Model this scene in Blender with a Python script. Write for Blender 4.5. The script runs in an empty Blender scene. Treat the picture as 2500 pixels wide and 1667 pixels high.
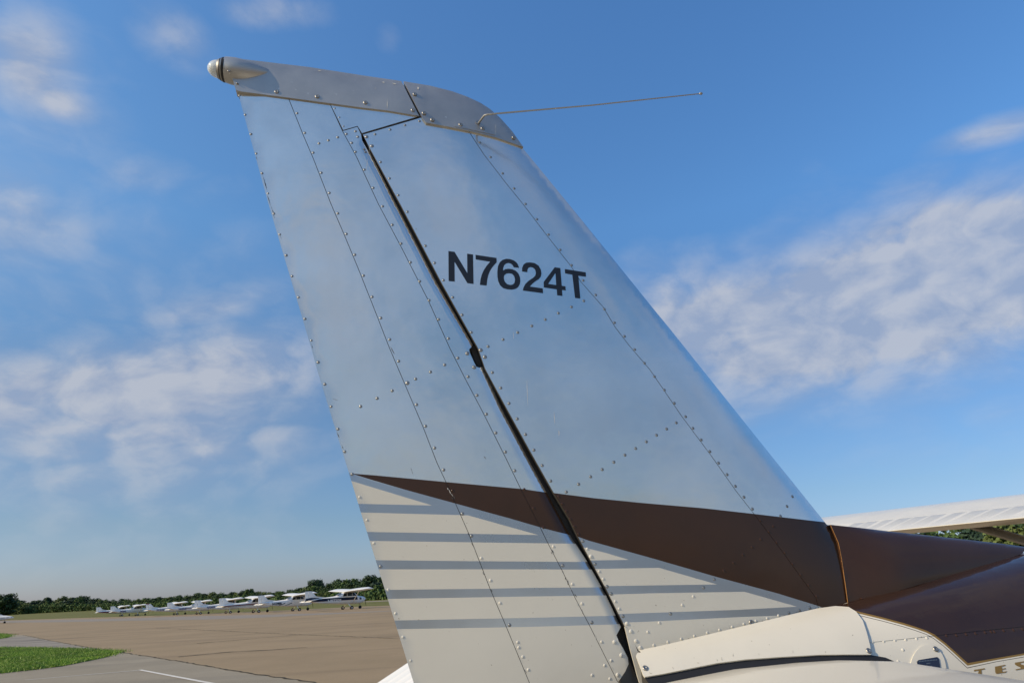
import bpy, bmesh, math, random
import numpy as np
from mathutils import Vector, Matrix
random.seed(7)
C = bpy.context.scene.collection
PI = math.pi

# ------------------------------------------------------------------ camera, sky, sun, exposure
FPX, CAMH = 1560.0, 1.67
ROLL = math.atan(.056)
PITCH = math.atan(594.5 * math.cos(ROLL) / FPX)
FWD = np.array([0, math.cos(PITCH), math.sin(PITCH)])
UP0 = np.array([0, -math.sin(PITCH), math.cos(PITCH)])
R0 = np.array([1., 0, 0])
CR = math.cos(ROLL) * R0 - math.sin(ROLL) * UP0
CU = math.sin(ROLL) * R0 + math.cos(ROLL) * UP0
CAM = np.array([0, 0, CAMH])
cd = bpy.data.cameras.new('camera')
cam = bpy.data.objects.new('camera', cd)
C.objects.link(cam)
cd.sensor_width = 36
cd.lens = 36 * FPX / 2500
cd.clip_start = .05
cd.clip_end = 6000
cam.matrix_world = Matrix(((CR[0], CU[0], -FWD[0], 0), (CR[1], CU[1], -FWD[1], 0), (CR[2], CU[2], -FWD[2], CAMH), (0, 0, 0, 1)))
bpy.context.scene.camera = cam

def raydir(x, y):
    x = np.asarray(x, float); y = np.asarray(y, float)
    d = FPX * FWD + (x[..., None] - 1250) * CR - (y[..., None] - 833.5) * CU
    return d / np.linalg.norm(d, axis=-1, keepdims=True)

SUN_EL = 30.0
SUN_AZ = np.array([-.925, -.38])          # horizontal direction towards the sun
SUN_AZ = SUN_AZ / np.linalg.norm(SUN_AZ)
el = math.radians(SUN_EL)
TO_SUN = Vector((SUN_AZ[0] * math.cos(el), SUN_AZ[1] * math.cos(el), math.sin(el)))
ld = bpy.data.lights.new('sun', 'SUN')
ld.energy = 3.7
ld.angle = math.radians(.5)
ld.color = (1.0, .80, .53)
lo = bpy.data.objects.new('sun', ld)
C.objects.link(lo)
lo.rotation_euler = TO_SUN.to_track_quat('Z', 'Y').to_euler()
vs = bpy.context.scene.view_settings
vs.view_transform = 'Standard'
vs.look = 'None'
vs.gamma = 1
vs.use_curve_mapping = False
vs.exposure = 0.38
bpy.context.scene.cycles.max_bounces = 6

class NT:
    """small node helper"""
    def __init__(s, nt):
        s.nt = nt
    def n(s, kind, ins=None, **kw):
        nd = s.nt.nodes.new(kind)
        for k, v in kw.items():
            setattr(nd, k, v)
        for k, v in (ins or {}).items():
            if isinstance(v, bpy.types.NodeSocket):
                s.nt.links.new(v, nd.inputs[k])
            else:
                nd.inputs[k].default_value = v
        return nd
    def m(s, op, a, b=None, c=None, clamp=False):
        nd = s.n('ShaderNodeMath', operation=op, use_clamp=clamp)
        for i, v in enumerate((a, b, c)):
            if v is None: continue
            if isinstance(v, bpy.types.NodeSocket): s.nt.links.new(v, nd.inputs[i])
            else: nd.inputs[i].default_value = v
        return nd.outputs[0]
    def v(s, op, a, b=None):
        nd = s.n('ShaderNodeVectorMath', operation=op)
        for i, v in enumerate((a, b)):
            if v is None: continue
            if isinstance(v, bpy.types.NodeSocket): s.nt.links.new(v, nd.inputs[i])
            else: nd.inputs[i].default_value = v
        return nd.outputs['Value'] if op == 'DOT_PRODUCT' else nd.outputs[0]
    def mix(s, f, a, b, bt='MIX'):
        nd = s.n('ShaderNodeMix', data_type='RGBA', blend_type=bt)
        for i, v in ((0, f), (6, a), (7, b)):
            if isinstance(v, bpy.types.NodeSocket): s.nt.links.new(v, nd.inputs[i])
            elif i == 0: nd.inputs[i].default_value = v
            else: nd.inputs[i].default_value = (*v, 1)
        return nd.outputs[2]
    def ramp(s, f, stops):
        nd = s.n('ShaderNodeValToRGB', {0: f})
        els = nd.color_ramp.elements
        while len(els) < len(stops): els.new(.5)
        for e, (p, c) in zip(els, stops):
            e.position = p
            e.color = (*c, 1) if not isinstance(c, (int, float)) else (c, c, c, 1)
        return nd.outputs[0]

# world: Nishita sky graded towards the photograph's, with procedural clouds
W = bpy.data.worlds.new('World')
bpy.context.scene.world = W
W.use_nodes = True
W.node_tree.nodes.clear()
g = NT(W.node_tree)
STR = .1
sky = g.n('ShaderNodeTexSky', sky_type='NISHITA', sun_disc=False, sun_elevation=el,
          sun_rotation=math.atan2(SUN_AZ[0], SUN_AZ[1]) % (2 * PI), air_density=1.0, dust_density=.6, ozone_density=1.5)
dirv = g.n('ShaderNodeTexCoord').outputs['Generated']
sep = g.n('ShaderNodeSeparateXYZ', {0: dirv})
dz = sep.outputs[2]
grade = g.ramp(dz, [(0.0, (.51, .61, 1.02)), (.10, (.50, .64, .86)), (.28, (.53, .78, 1.02)), (.5, (.80, 1.28, 1.62)), (.8, (.80, 1.36, 1.85))])
skyc = g.mix(1.0, sky.outputs[0], grade, 'MULTIPLY')
# hazier, paler air on the sun's side of the sky
sunside = g.m('MULTIPLY', g.m('ADD', g.v('DOT_PRODUCT', dirv, (SUN_AZ[0], SUN_AZ[1], -.15)), 1.0), .5)
skyc = g.mix(1.0, skyc, g.ramp(sunside, [(0.05, (.93, .95, .97)), (.30, (1.0, .985, .97)), (.62, (1.08, .98, .89)), (1.0, (1.2, 1.05, .92))]), 'MULTIPLY')
BLOBS = [  # photo x, y of the centre, half width, half height, tilt (deg), strength
    (2080, 760, 480, 160, -18, 1.25), (2330, 620, 280, 130, -12, 1.25), (1740, 800, 240, 130, 12, .95), (2440, 720, 240, 110, -20, .9), (1960, 915, 190, 60, -14, .7),
    (70, 150, 130, 130, 20, .70), (140, 245, 100, 50, 20, .62), (425, 90, 100, 65, 15, .46), (665, 30, 115, 45, -8, .45), (950, 95, 40, 40, 0, .22),
    (50, 520, 210, 140, 10, .55), (320, 430, 160, 60, -20, .3), (300, 950, 540, 120, -8, .95), (640, 1060, 260, 60, -4, .5), (90, 1080, 220, 90, 10, .6), (380, 1060, 500, 160, 0, .62), (250, 960, 700, 420, 0, .34), (60, 330, 300, 380, 0, .28), (2250, 780, 500, 330, -15, .34),
    (480, 760, 260, 55, -20, .45), (300, 1230, 480, 90, -5, .3), (2420, 325, 150, 32, -10, .6), (2230, 470, 150, 60, -22, .4)]
# clouds behind the camera, where the photograph's bare metal mirrors them (last value: slope of the metal there)
_th = math.radians(77)
_F = np.array([math.sin(_th), math.cos(_th), 0.]); _N = np.array([math.cos(_th), -math.sin(_th), 0.])
MIRRORED = [(1150, 480, 60, 150, -14, 1.0, .05), (1195, 640, 60, 90, -14, .8, .05), (1400, 620, 26, 190, -32, .9, -.10), (1470, 640, 22, 220, -34, .7, -.2), (835, 760, 95, 150, -12, 1.0, .10), (900, 880, 110, 120, -10, .7, .10), (1010, 730, 50, 150, -20, .5, .09), (620, 260, 300, 60, 8, .4, .05), (1000, 1090, 300, 60, 0, .5, .09)]
total = None
for blob in BLOBS + MIRRORED:
    (px, py, rx, ry, rot, stg) = blob[:6]
    if len(blob) > 6: stg *= 1.35
    c0 = raydir(px, py)
    a = math.radians(rot)
    ax = raydir(px + math.cos(a) * 10, py + math.sin(a) * 10) - c0
    ay = raydir(px - math.sin(a) * 10, py + math.cos(a) * 10) - c0
    sx, sy = np.linalg.norm(ax) / 10 * rx, np.linalg.norm(ay) / 10 * ry
    ax = ax / np.linalg.norm(ax); ay = ay / np.linalg.norm(ay)
    if len(blob) > 6:
        nn = _N - blob[6] * _F; nn /= np.linalg.norm(nn)
        c0, ax, ay = (v - 2 * v.dot(nn) * nn for v in (c0, ax, ay))
    qa = g.m('DIVIDE', g.v('DOT_PRODUCT', g.v('SUBTRACT', dirv, tuple(c0)), tuple(ax)), float(sx))
    qb = g.m('DIVIDE', g.v('DOT_PRODUCT', g.v('SUBTRACT', dirv, tuple(c0)), tuple(ay)), float(sy))
    r2 = g.m('ADD', g.m('MULTIPLY', qa, qa), g.m('MULTIPLY', qb, qb))
    fall = g.m('POWER', 2.718, g.m('MULTIPLY', r2, -.75))
    front = g.m('GREATER_THAN', g.v('DOT_PRODUCT', dirv, tuple(c0)), .2)
    val = g.m('MULTIPLY', g.m('MULTIPLY', fall, front), stg)
    total = val if total is None else g.m('MAXIMUM', total, val)
stretch = g.v('MULTIPLY', dirv, (1, 1, 1.7))
warp = g.n('ShaderNodeTexNoise', {'Vector': stretch, 'Scale': 3.0, 'Detail': 3.0})
wp = g.v('ADD', stretch, g.v('MULTIPLY', g.v('SUBTRACT', warp.outputs['Color'], (.5, .5, .5)), (.25, .25, .12)))
def cloudnoise(vec):
    f_ = g.n('ShaderNodeTexNoise', {'Vector': vec, 'Scale': 6.0, 'Detail': 8.0, 'Roughness': .60}).outputs[0]
    v_ = g.n('ShaderNodeTexVoronoi', {'Vector': vec, 'Scale': 15.0}, feature='F1').outputs[0]
    return g.m('ADD', f_, g.m('MULTIPLY', g.m('SUBTRACT', .30, g.m('MULTIPLY', v_, v_)), .26))
fbm = cloudnoise(wp)
fbm_s = cloudnoise(g.v('ADD', wp, tuple(np.array(TO_SUN) * .035)))
fine = g.n('ShaderNodeTexNoise', {'Vector': wp, 'Scale': 30.0, 'Detail': 4.0, 'Roughness': .6}).outputs[0]
big = g.n('ShaderNodeTexNoise', {'Vector': stretch, 'Scale': 2.0, 'Detail': 2.0}).outputs[0]
inview = g.m('MULTIPLY', g.m('SUBTRACT', g.v('DOT_PRODUCT', dirv, tuple(FWD)), .55), 4.0, clamp=True)
generic = g.m('MULTIPLY', g.m('MULTIPLY', g.m('SUBTRACT', big, .40), 4.5, clamp=True), g.m('SUBTRACT', 1.0, inview))
mask = g.m('MAXIMUM', total, g.m('MULTIPLY', generic, .44))
nz = g.m('ADD', g.m('MULTIPLY', g.m('SUBTRACT', fbm, .5), 2.5), g.m('MULTIPLY', g.m('SUBTRACT', fine, .5), .6))
dens = g.m('MULTIPLY', g.m('ADD', g.m('SUBTRACT', g.m('MULTIPLY', mask, 1.35), .14), g.m('MULTIPLY', nz, g.m('ADD', g.m('MULTIPLY', mask, .66), .10))), 1.15, clamp=True)
dens = g.m('MULTIPLY', g.m('POWER', dens, 1.15), .80)
above = g.m('MULTIPLY', g.m('ADD', dz, .02), 9.0, clamp=True)
dens = g.m('MULTIPLY', dens, above)
lit = g.ramp(g.m('ADD', .5, g.m('MULTIPLY', g.m('SUBTRACT', fbm, fbm_s), 3.2)), [(.15, (2.6, 3.1, 4.2)), (.85, (4.15, 4.3, 4.75))])
allc = g.mix(dens, skyc, lit)
bg = g.n('ShaderNodeBackground', {'Color': allc, 'Strength': STR})
g.nt.links.new(bg.outputs[0], g.n('ShaderNodeOutputWorld').inputs[0])

# ------------------------------------------------------------------ materials
MATS = {}
def mat(name, color, rough=.5, metal=0., coat=0., bump=None, var=None, spec=.5, speck=None, trans=0.):
    """principled; var=(scale, amount) tints by noise, bump=(scale, distance)."""
    m = bpy.data.materials.new(name)
    m.use_nodes = True
    t = NT(m.node_tree)
    b = m.node_tree.nodes['Principled BSDF']
    b.inputs['Roughness'].default_value = rough
    b.inputs['Metallic'].default_value = metal
    b.inputs['Coat Weight'].default_value = coat
    b.inputs['Coat Roughness'].default_value = .06
    b.inputs['Specular IOR Level'].default_value = spec
    b.inputs['Transmission Weight'].default_value = trans
    b.inputs['Base Color'].default_value = (*color, 1)
    pos = t.n('ShaderNodeNewGeometry').outputs['Position']
    if var:
        nz = t.n('ShaderNodeTexNoise', {'Vector': pos, 'Scale': var[0], 'Detail': 6., 'Roughness': .6}).outputs[0]
        f = t.ramp(nz, [(.3, 1 - var[1]), (.7, 1 + var[1])])
        c = t.mix(1., color, f, 'MULTIPLY')
        if speck:
            sp = t.n('ShaderNodeTexNoise', {'Vector': pos, 'Scale': speck[0], 'Detail': 2.}).outputs[0]
            c = t.mix(t.ramp(sp, [(speck[1], 0.), (speck[1] + .03, 1.)]), c, speck[2])
        m.node_tree.links.new(c, b.inputs['Base Color'])
        rr = t.m('ADD', t.m('MULTIPLY', t.m('SUBTRACT', nz, .5), .25), rough)
        m.node_tree.links.new(rr, b.inputs['Roughness'])
    if bump:
        prev = None
        for sc, ds in bump:
            nb = t.n('ShaderNodeTexNoise', {'Vector': pos, 'Scale': sc, 'Detail': 3.}).outputs[0]
            bn = t.n('ShaderNodeBump', {'Strength': 1., 'Distance': ds, 'Height': nb})
            if prev: m.node_tree.links.new(prev, bn.inputs['Normal'])
            prev = bn.outputs[0]
        m.node_tree.links.new(prev, b.inputs['Normal'])
    MATS[name] = m
    return m

ALU = mat('bare_aluminium', (.80, .785, .735), .20, .93, bump=[(3.2, .0050), (8, .0016), (20, .0004), (60, .00003)], var=(5, .07))
CAPM = mat('dull_cap_metal', (.44, .425, .40), .42, .75, bump=[(6, .002), (60, .0001)], var=(7, .14), speck=(120, .72, (.62, .6, .55)))
BROWN = mat('dark_brown_paint', (.044, .0205, .0105), .14, 0., coat=.0, spec=.36, bump=[(4, .002), (30, .00008)], var=(6, .15))
CREAM = mat('cream_paint', (.645, .62, .54), .34, 0., coat=.25, bump=[(4, .001)], var=(4, .04), speck=(180, .745, (.3, .26, .2)))
BROWNG = mat('glossy_brown_paint', (.031, .0165, .0100), .06, 0., coat=.10, spec=.45, bump=[(5, .004), (16, .0008)], var=(6, .15))
STAIN = mat('faint_stain', (.36, .33, .27), .5)
STRUT = mat('shaded_strut_paint', (.22, .21, .19), .4)  # cream strut, with its shade put into a darker colour
GOLD = mat('gold_trim_paint', (.26, .155, .03), .3, .2, coat=.3)
WHITE = mat('white_paint', (.84, .82, .76), .3, 0., coat=.3)
BLACK = mat('black_rubber', (.012, .012, .014), .6)
VINYL = mat('black_vinyl', (.010, .012, .018), .35)
GRIME_SHADE = mat('grime_and_recess_shade', (.035, .033, .03), .7)  # seam grime, pinstripe, and shade of gaps and cutouts put into one dark colour
STEEL = mat('steel', (.33, .32, .30), .45, 1.)
EDGE = mat('sunlit_edge_glint', (.42, .20, .06), .35, .5)  # sun glint on a brown edge, put into a brighter orange colour
ROD = mat('antenna_steel', (.36, .36, .35), .45, .9)
GLASS = mat('clear_plastic', (.88, .94, .96), .06, 0., trans=.45, coat=.8)
WINDOW = mat('dark_window', (.012, .018, .02), .12, 0., coat=.0, spec=.3)
BAND = mat('blue_grey_band', (.47, .52, .57), .30, .95, bump=[(4, .002)], var=(5, .05))
TYRE = mat('tyre_rubber', (.02, .018, .016), .8)
NAVY = mat('navy_paint', (.008, .018, .045), .5, spec=.2)
MAROON = mat('maroon_paint', (.14, .012, .025), .5, spec=.2)
RED = mat('red_paint', (.30, .02, .02), .3, coat=.4)
PURPLE = mat('violet_grey_paint', (.07, .065, .18), .5, spec=.2)
PLACARD = mat('placard_enamel', (.008, .01, .03), .25, coat=.6)
PWHITE = mat('aged_white_paint', (.66, .67, .70), .35, coat=.3)

# ------------------------------------------------------------------ object helpers
def label(o, lab=None, cat=None, group=None, kind=None):
    if lab: o['label'] = lab
    if cat: o['category'] = cat
    if group: o['group'] = group
    if kind: o['kind'] = kind
    return o

def empty(name, loc=(0, 0, 0), rz=0.):
    o = bpy.data.objects.new(name, None)
    o.empty_display_size = .2
    o.location = loc
    o.rotation_euler = (0, 0, rz)
    C.objects.link(o)
    return o

ROOT_OFF = {}
def link(name, me, parent=None):
    o = bpy.data.objects.new(name, me)
    C.objects.link(o)
    if parent:
        o.parent = parent
        off = ROOT_OFF.get(parent.name)
        if off is not None: o.location = -Vector(off)
    return o

def mesh(name, verts, faces, mats, parent=None, smooth=False, mi=None, normals=None):
    me = bpy.data.meshes.new(name)
    me.from_pydata([tuple(map(float, v)) for v in verts], [], faces)
    for m in (mats if isinstance(mats, (list, tuple)) else [mats]): me.materials.append(m)
    if mi is not None: me.polygons.foreach_set('material_index', mi)
    if smooth: me.polygons.foreach_set('use_smooth', [True] * len(me.polygons))
    me.update()
    if normals is not None: me.normals_split_custom_set_from_vertices([tuple(map(float, n)) for n in normals])
    return link(name, me, parent)

class MB:
    def __init__(s): s.v, s.f, s.m = [], [], []
    def add(s, vs_, fs, mi=0):
        k = len(s.v); s.v += [tuple(map(float, q)) for q in vs_]; s.f += [tuple(i + k for i in f) for f in fs]; s.m += [mi] * len(fs)
        return s
    def box(s, c, d, R=None, mi=0):
        R = R or Matrix.Identity(3)
        vv = [Vector(c) + R @ Vector((x * d[0] / 2, y * d[1] / 2, z * d[2] / 2)) for x in (-1, 1) for y in (-1, 1) for z in (-1, 1)]
        return s.add(vv, [(0, 1, 3, 2), (4, 6, 7, 5), (0, 4, 5, 1), (2, 3, 7, 6), (0, 2, 6, 4), (1, 5, 7, 3)], mi)
    def tube(s, pts, r, n=8, flat=1., axis=None, mi=0):
        rings = []
        pts = [Vector(p) for p in pts]
        rr = r if isinstance(r, (list, tuple)) else [r] * len(pts)
        for i, p in enumerate(pts):
            t = (pts[min(i + 1, len(pts) - 1)] - pts[max(i - 1, 0)]).normalized()
            a = Vector(axis) if axis else (Vector((0, 0, 1)) if abs(t.z) < .9 else Vector((1, 0, 0)))
            e1 = (a - t * a.dot(t)).normalized(); e2 = t.cross(e1)
            rings.append([p + e1 * math.cos(2 * PI * k / n) * rr[i] + e2 * math.sin(2 * PI * k / n) * rr[i] * flat for k in range(n)])
        vv = [q for R_ in rings for q in R_]
        ff = [(i * n + k, i * n + (k + 1) % n, (i + 1) * n + (k + 1) % n, (i + 1) * n + k) for i in range(len(pts) - 1) for k in range(n)]
        ff += [tuple(range(n))[::-1], tuple((len(pts) - 1) * n + k for k in range(n))]
        return s.add(vv, ff, mi)
    def loft(s, rings, mi=0, caps=True):
        n = len(rings[0])
        vv = [q for R_ in rings for q in R_]
        ff = [(i * n + k, i * n + (k + 1) % n, (i + 1) * n + (k + 1) % n, (i + 1) * n + k) for i in range(len(rings) - 1) for k in range(n)]
        if caps: ff += [tuple(range(n))[::-1], tuple((len(rings) - 1) * n + k for k in range(n))]
        return s.add(vv, ff, mi)
    def build(s, name, mats, parent=None, smooth=False):
        o = mesh(name, s.v, s.f, mats, parent, smooth, s.m)
        if smooth:
            bm = bmesh.new(); bm.from_mesh(o.data); bmesh.ops.recalc_face_normals(bm, faces=bm.faces)
            for e in bm.edges:
                if len(e.link_faces) == 2 and e.calc_face_angle(0) > .7: e.smooth = False
            bm.to_mesh(o.data); bm.free()
        return o

def inside(poly, x, y):
    c = False
    j = len(poly) - 1
    for i in range(len(poly)):
        xi, yi = poly[i]; xj, yj = poly[j]
        if (yi > y) != (yj > y) and x < (xj - xi) * (y - yi) / (yj - yi) + xi: c = not c
        j = i
    return c

# ------------------------------------------------------------------ ground
KY = [-400, 0, 60, 89, 110, 132, 176, 260, 520, 6000]
KZ = [0, 0, 0, -.14, -.30, -.43, -.48, -.45, 1.2, 1.2]
def gz(y): return float(np.interp(y, KY, KZ))
def ground_hit(px, py, off=0.):
    d = raydir(px, py)
    t = 2.0
    last = None
    ts = np.concatenate([np.arange(2, 60, .25), np.arange(60, 300, 1.), np.arange(300, 3000, 8.)])
    zz = CAMH + d[2] * ts - np.interp(d[1] * ts, KY, KZ)
    k = np.argmax(zz < 0)
    if zz[k] >= 0: k = len(ts) - 1
    a, b = (ts[k - 1], ts[k]) if k else (0, ts[0])
    for _ in range(30):
        m = (a + b) / 2
        if CAMH + d[2] * m - np.interp(d[1] * m, KY, KZ) < 0: b = m
        else: a = m
    q = CAM + d * b
    return (float(q[0]), float(q[1]))

def ground_sheet(name, xy, m, off, lab=None, step=None, rough=0.):
    """a sheet following the terrain; xy is its outline in metres."""
    bm = bmesh.new()
    vs_ = [bm.verts.new((x, y, 0)) for x, y in xy]
    bm.faces.new(vs_)
    cuts = [k for k in KY[1:-1]]
    for k in cuts:
        bmesh.ops.bisect_plane(bm, geom=bm.verts[:] + bm.edges[:] + bm.faces[:], plane_co=(0, k, 0), plane_no=(0, 1, 0))
    for v in bm.verts: v.co.z = gz(v.co.y) + off
    me = bpy.data.meshes.new(name)
    bm.normal_update()
    for f in bm.faces:
        if f.normal.z < 0: f.normal_flip()
    bm.to_mesh(me); bm.free()
    me.materials.append(m)
    o = link(name, me)
    return label(o, lab, kind='structure')

def ground_mat(name, c1, c2, sc, stain=None, bump=.004, streak=None, rough=.9):
    m = bpy.data.materials.new(name)
    m.use_nodes = True
    t = NT(m.node_tree)
    b = m.node_tree.nodes['Principled BSDF']
    b.inputs['Roughness'].default_value = rough
    b.inputs['Specular IOR Level'].default_value = .25
    pos = t.n('ShaderNodeNewGeometry').outputs['Position']
    n1 = t.n('ShaderNodeTexNoise', {'Vector': pos, 'Scale': sc, 'Detail': 8., 'Roughness': .65}).outputs[0]
    c = t.mix(t.ramp(n1, [(.35, 0.), (.65, 1.)]), c1, c2)
    if streak:
        v2 = t.v('MULTIPLY', pos, (.05, .35, 1.))
        n2 = t.n('ShaderNodeTexNoise', {'Vector': v2, 'Scale': 1.6, 'Detail': 7., 'Roughness': .6}).outputs[0]
        c = t.mix(t.ramp(n2, [(.52, 0.), (.70, streak[1])]), c, streak[0])
        v3 = t.v('MULTIPLY', pos, (.03, .12, 1.))
        n3 = t.n('ShaderNodeTexNoise', {'Vector': v3, 'Scale': 1.2, 'Detail': 4.}).outputs[0]
        c = t.mix(t.ramp(n3, [(.40, 0.), (.65, .35)]), c, tuple(x * 1.22 for x in c1))
    n4 = t.n('ShaderNodeTexNoise', {'Vector': pos, 'Scale': 60., 'Detail': 3.}).outputs[0]
    c = t.mix(.5, c, t.ramp(n4, [(.3, .7), (.7, 1.25)]), 'MULTIPLY')
    m.node_tree.links.new(c, b.inputs['Base Color'])
    bn = t.n('ShaderNodeBump', {'Strength': .7, 'Distance': bump, 'Height': n4})
    m.node_tree.links.new(bn.outputs[0], b.inputs['Normal'])
    MATS[name] = m
    return m

FIELD = ground_mat('field_grass', (.105, .115, .022), (.155, .14, .035), .08, streak=((.09, .08, .03), .5), bump=.02)
LAWN = ground_mat('lawn_green', (.10, .17, .014), (.14, .22, .02), .5, bump=.03)
APRON = ground_mat('brown_concrete', (.250, .188, .110), (.305, .228, .136), .25, streak=((.15, .11, .07), .55))
PALE = ground_mat('pale_concrete', (.235, .205, .15), (.29, .255, .19), .35, streak=((.19, .17, .135), .55))
GREYB = ground_mat('grey_asphalt_band', (.235, .205, .17), (.26, .23, .19), .2)
DIRTY = ground_mat('dirty_tarmac', (.22, .195, .16), (.27, .245, .20), .4, streak=((.055, .05, .05), .95))
LINE = ground_mat('white_line_paint', (.55, .53, .48), (.68, .66, .6), 3.)
CRACK = ground_mat('crack_filler', (.035, .03, .02), (.09, .075, .045), 4.)

S = 4000
ground_sheet('ground', [(-S, -400), (S, -400), (S, 5900), (-S, 5900)], FIELD, 0.)
def gh(pts): return [ground_hit(*p) for p in pts]
far = gh([(-260, 1531), (0, 1514), (110, 1510.5), (234, 1506.5), (400, 1502), (560, 1495), (700, 1489), (890, 1479.5), (953, 1477.5), (1200, 1462), (1700, 1428)])
apr = far + [(90, 60), (90, -60), (-120, -60)]
ground_sheet('apron', apr, APRON, .012, 'wide brown concrete aircraft apron')
band_top = gh([(-260, 1533), (0, 1515), (250, 1510), (400, 1505.5), (500, 1503), (608, 1501), (817, 1495.5), (985, 1489)])
band_bot = gh([(985, 1490), (817, 1498.5), (608, 1508.5), (500, 1512), (400, 1513.5), (250, 1516), (0, 1519), (-260, 1537)])
ground_sheet('taxi_lane', band_top + band_bot, GREYB, .016, 'pale grey lane across the apron in front of the parked airplanes')
edge = [(57, 1550), (119, 1563), (212, 1580), (295.5, 1592.6), (361, 1603), (436, 1615), (500, 1625.5), (608, 1645), (751, 1664.5)]
e3 = gh([(-300, 1500 + 24)][:0] + edge)
pv = gh(edge) + [ground_hit(1100, 1722), (1.5, 5), (3, -6), (-9, -6)] + gh([(-200, 1700), (-200, 1560), (0, 1549)])
ground_sheet('pavement', pv, PALE, .016, 'pale grey concrete pavement on the near side of the joint')
ground_sheet('tarmac_patch', gh([(-200, 1566), (0, 1559), (57, 1553), (119, 1564.5), (212, 1581.5), (285, 1592), (191, 1588.5), (85, 1585.5), (0, 1584.5), (-200, 1590)]), DIRTY, .020, 'dirty tarmac strip between two grass patches')
def strip(a, b, w0, w1=None):
    """ground strip along photo points a..b, w0 and w1 the widths in metres at its ends"""
    P = [Vector((*ground_hit(*p), 0)) for p in (a, b)]
    d = (P[1] - P[0]).normalized(); n = Vector((-d.y, d.x, 0))
    w1 = w0 if w1 is None else w1
    q = [P[0] + n * w0 / 2, P[1] + n * w1 / 2, P[1] - n * w1 / 2, P[0] - n * w0 / 2]
    return [(v.x, v.y) for v in q]
ground_sheet('painted_line', strip((60, 1661), (341, 1637), .055, .07), LINE, .022, 'thin worn white line on the pale pavement')
ground_sheet('painted_line', strip((341, 1636.5), (640, 1694), .10, .12), LINE, .026, 'bolder white line running towards the rudder')
rng = random.Random(3)
def wander(pts, w, jit):
    """ragged crack through photo points, as an outline in metres"""
    P = [Vector((*ground_hit(*p), 0)) for p in pts]
    Q = []
    for a, b in zip(P, P[1:]):
        k = max(2, int((b - a).length / .25))
        Q += [a.lerp(b, i / k) for i in range(k)]
    Q.append(P[-1])
    L_, R_ = [], []
    for i, p in enumerate(Q):
        d = (Q[min(i + 1, len(Q) - 1)] - Q[max(0, i - 1)]).normalized(); n = Vector((-d.y, d.x, 0))
        c = p + n * rng.uniform(-jit, jit)
        ww = w * rng.uniform(.35, 1.3)
        L_.append(((c + n * ww).x, (c + n * ww).y)); R_.append(((c - n * ww).x, (c - n * ww).y))
    return L_ + R_[::-1]
def crack(pts, w, jit, lab):
    out = wander(pts, w, jit)
    n = len(out) // 2
    vs_ = [(x, y, gz(y) + .024) for x, y in out]
    o = mesh('pavement_joint', vs_, [(i, i + 1, 2 * n - 2 - i, 2 * n - 1 - i) for i in range(n - 1)], CRACK)
    label(o, lab, kind='structure')
crack(edge + [(900, 1690)], .035, .05, 'dark weedy joint between brown apron and pale pavement')
crack([(380, 1533), (480, 1537), (560, 1541), (700, 1548), (820, 1553), (980, 1559), (1200, 1570)], .03, .05, 'long thin crack across the brown apron')
crack([(435, 1604), (560, 1592), (660, 1587), (750, 1580)], .06, .04, 'dark tarred crack on the brown apron')
crack([(480, 1571), (620, 1559), (740, 1549)], .05, .04, 'short tarred crack on the brown apron')

# grass islands: soil sheets with real blades
def grass_island(outline, n, lab, hgt):
    o0 = ground_sheet('grass_bed', outline, LAWN, .030, lab)
    xs = [p[0] for p in outline]; ys = [p[1] for p in outline]
    r = random.Random(11)
    vv, ff = [], []
    k = 0
    while k < n:
        x, y = r.uniform(min(xs), max(xs)), r.uniform(min(ys), max(ys))
        if not inside(outline, x + r.gauss(0, .12), y + r.gauss(0, .35)): continue
        k += 1
        h = hgt * r.uniform(.5, 1.3); a = r.uniform(0, 2 * PI); w = .012
        z = gz(y) + .03
        i = len(vv)
        lx, ly = r.uniform(-.5, .5) * h, r.uniform(-.5, .5) * h
        vv += [(x - w * math.cos(a), y - w * math.sin(a), z), (x + w * math.cos(a), y + w * math.sin(a), z), (x + lx, y + ly, z + h)]
        ff.append((i, i + 1, i + 2))
    bl = mesh('grass', vv, ff, BLADE)
    label(bl, lab.replace('soil under the ', '').replace('patch', 'blades'), 'grass', kind='stuff')
BLADE = mat('grass_blade', (.155, .26, .020), .6, var=(.8, .45))
big_is = gh([(-120, 1583), (0, 1583), (85, 1584), (191, 1587), (297, 1592.5), (253, 1606), (149, 1627.6), (70, 1637), (0, 1644.6), (-120, 1660)])
grass_island(big_is, 70000, 'soil under the bright green grass patch at the lower left', .07)
grass_island(gh([(-120, 1544), (0, 1547), (30, 1550), (21, 1556), (0, 1559.6), (-120, 1568)]), 12000, 'soil under the small grass patch at the left edge', .08)
ground_sheet('far_path', gh([(985, 1463.2), (880, 1467.8), (880, 1469.6), (985, 1465.4)]), PALE, .02, 'pale strip through the grass beyond the nearest parked airplane')

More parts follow.
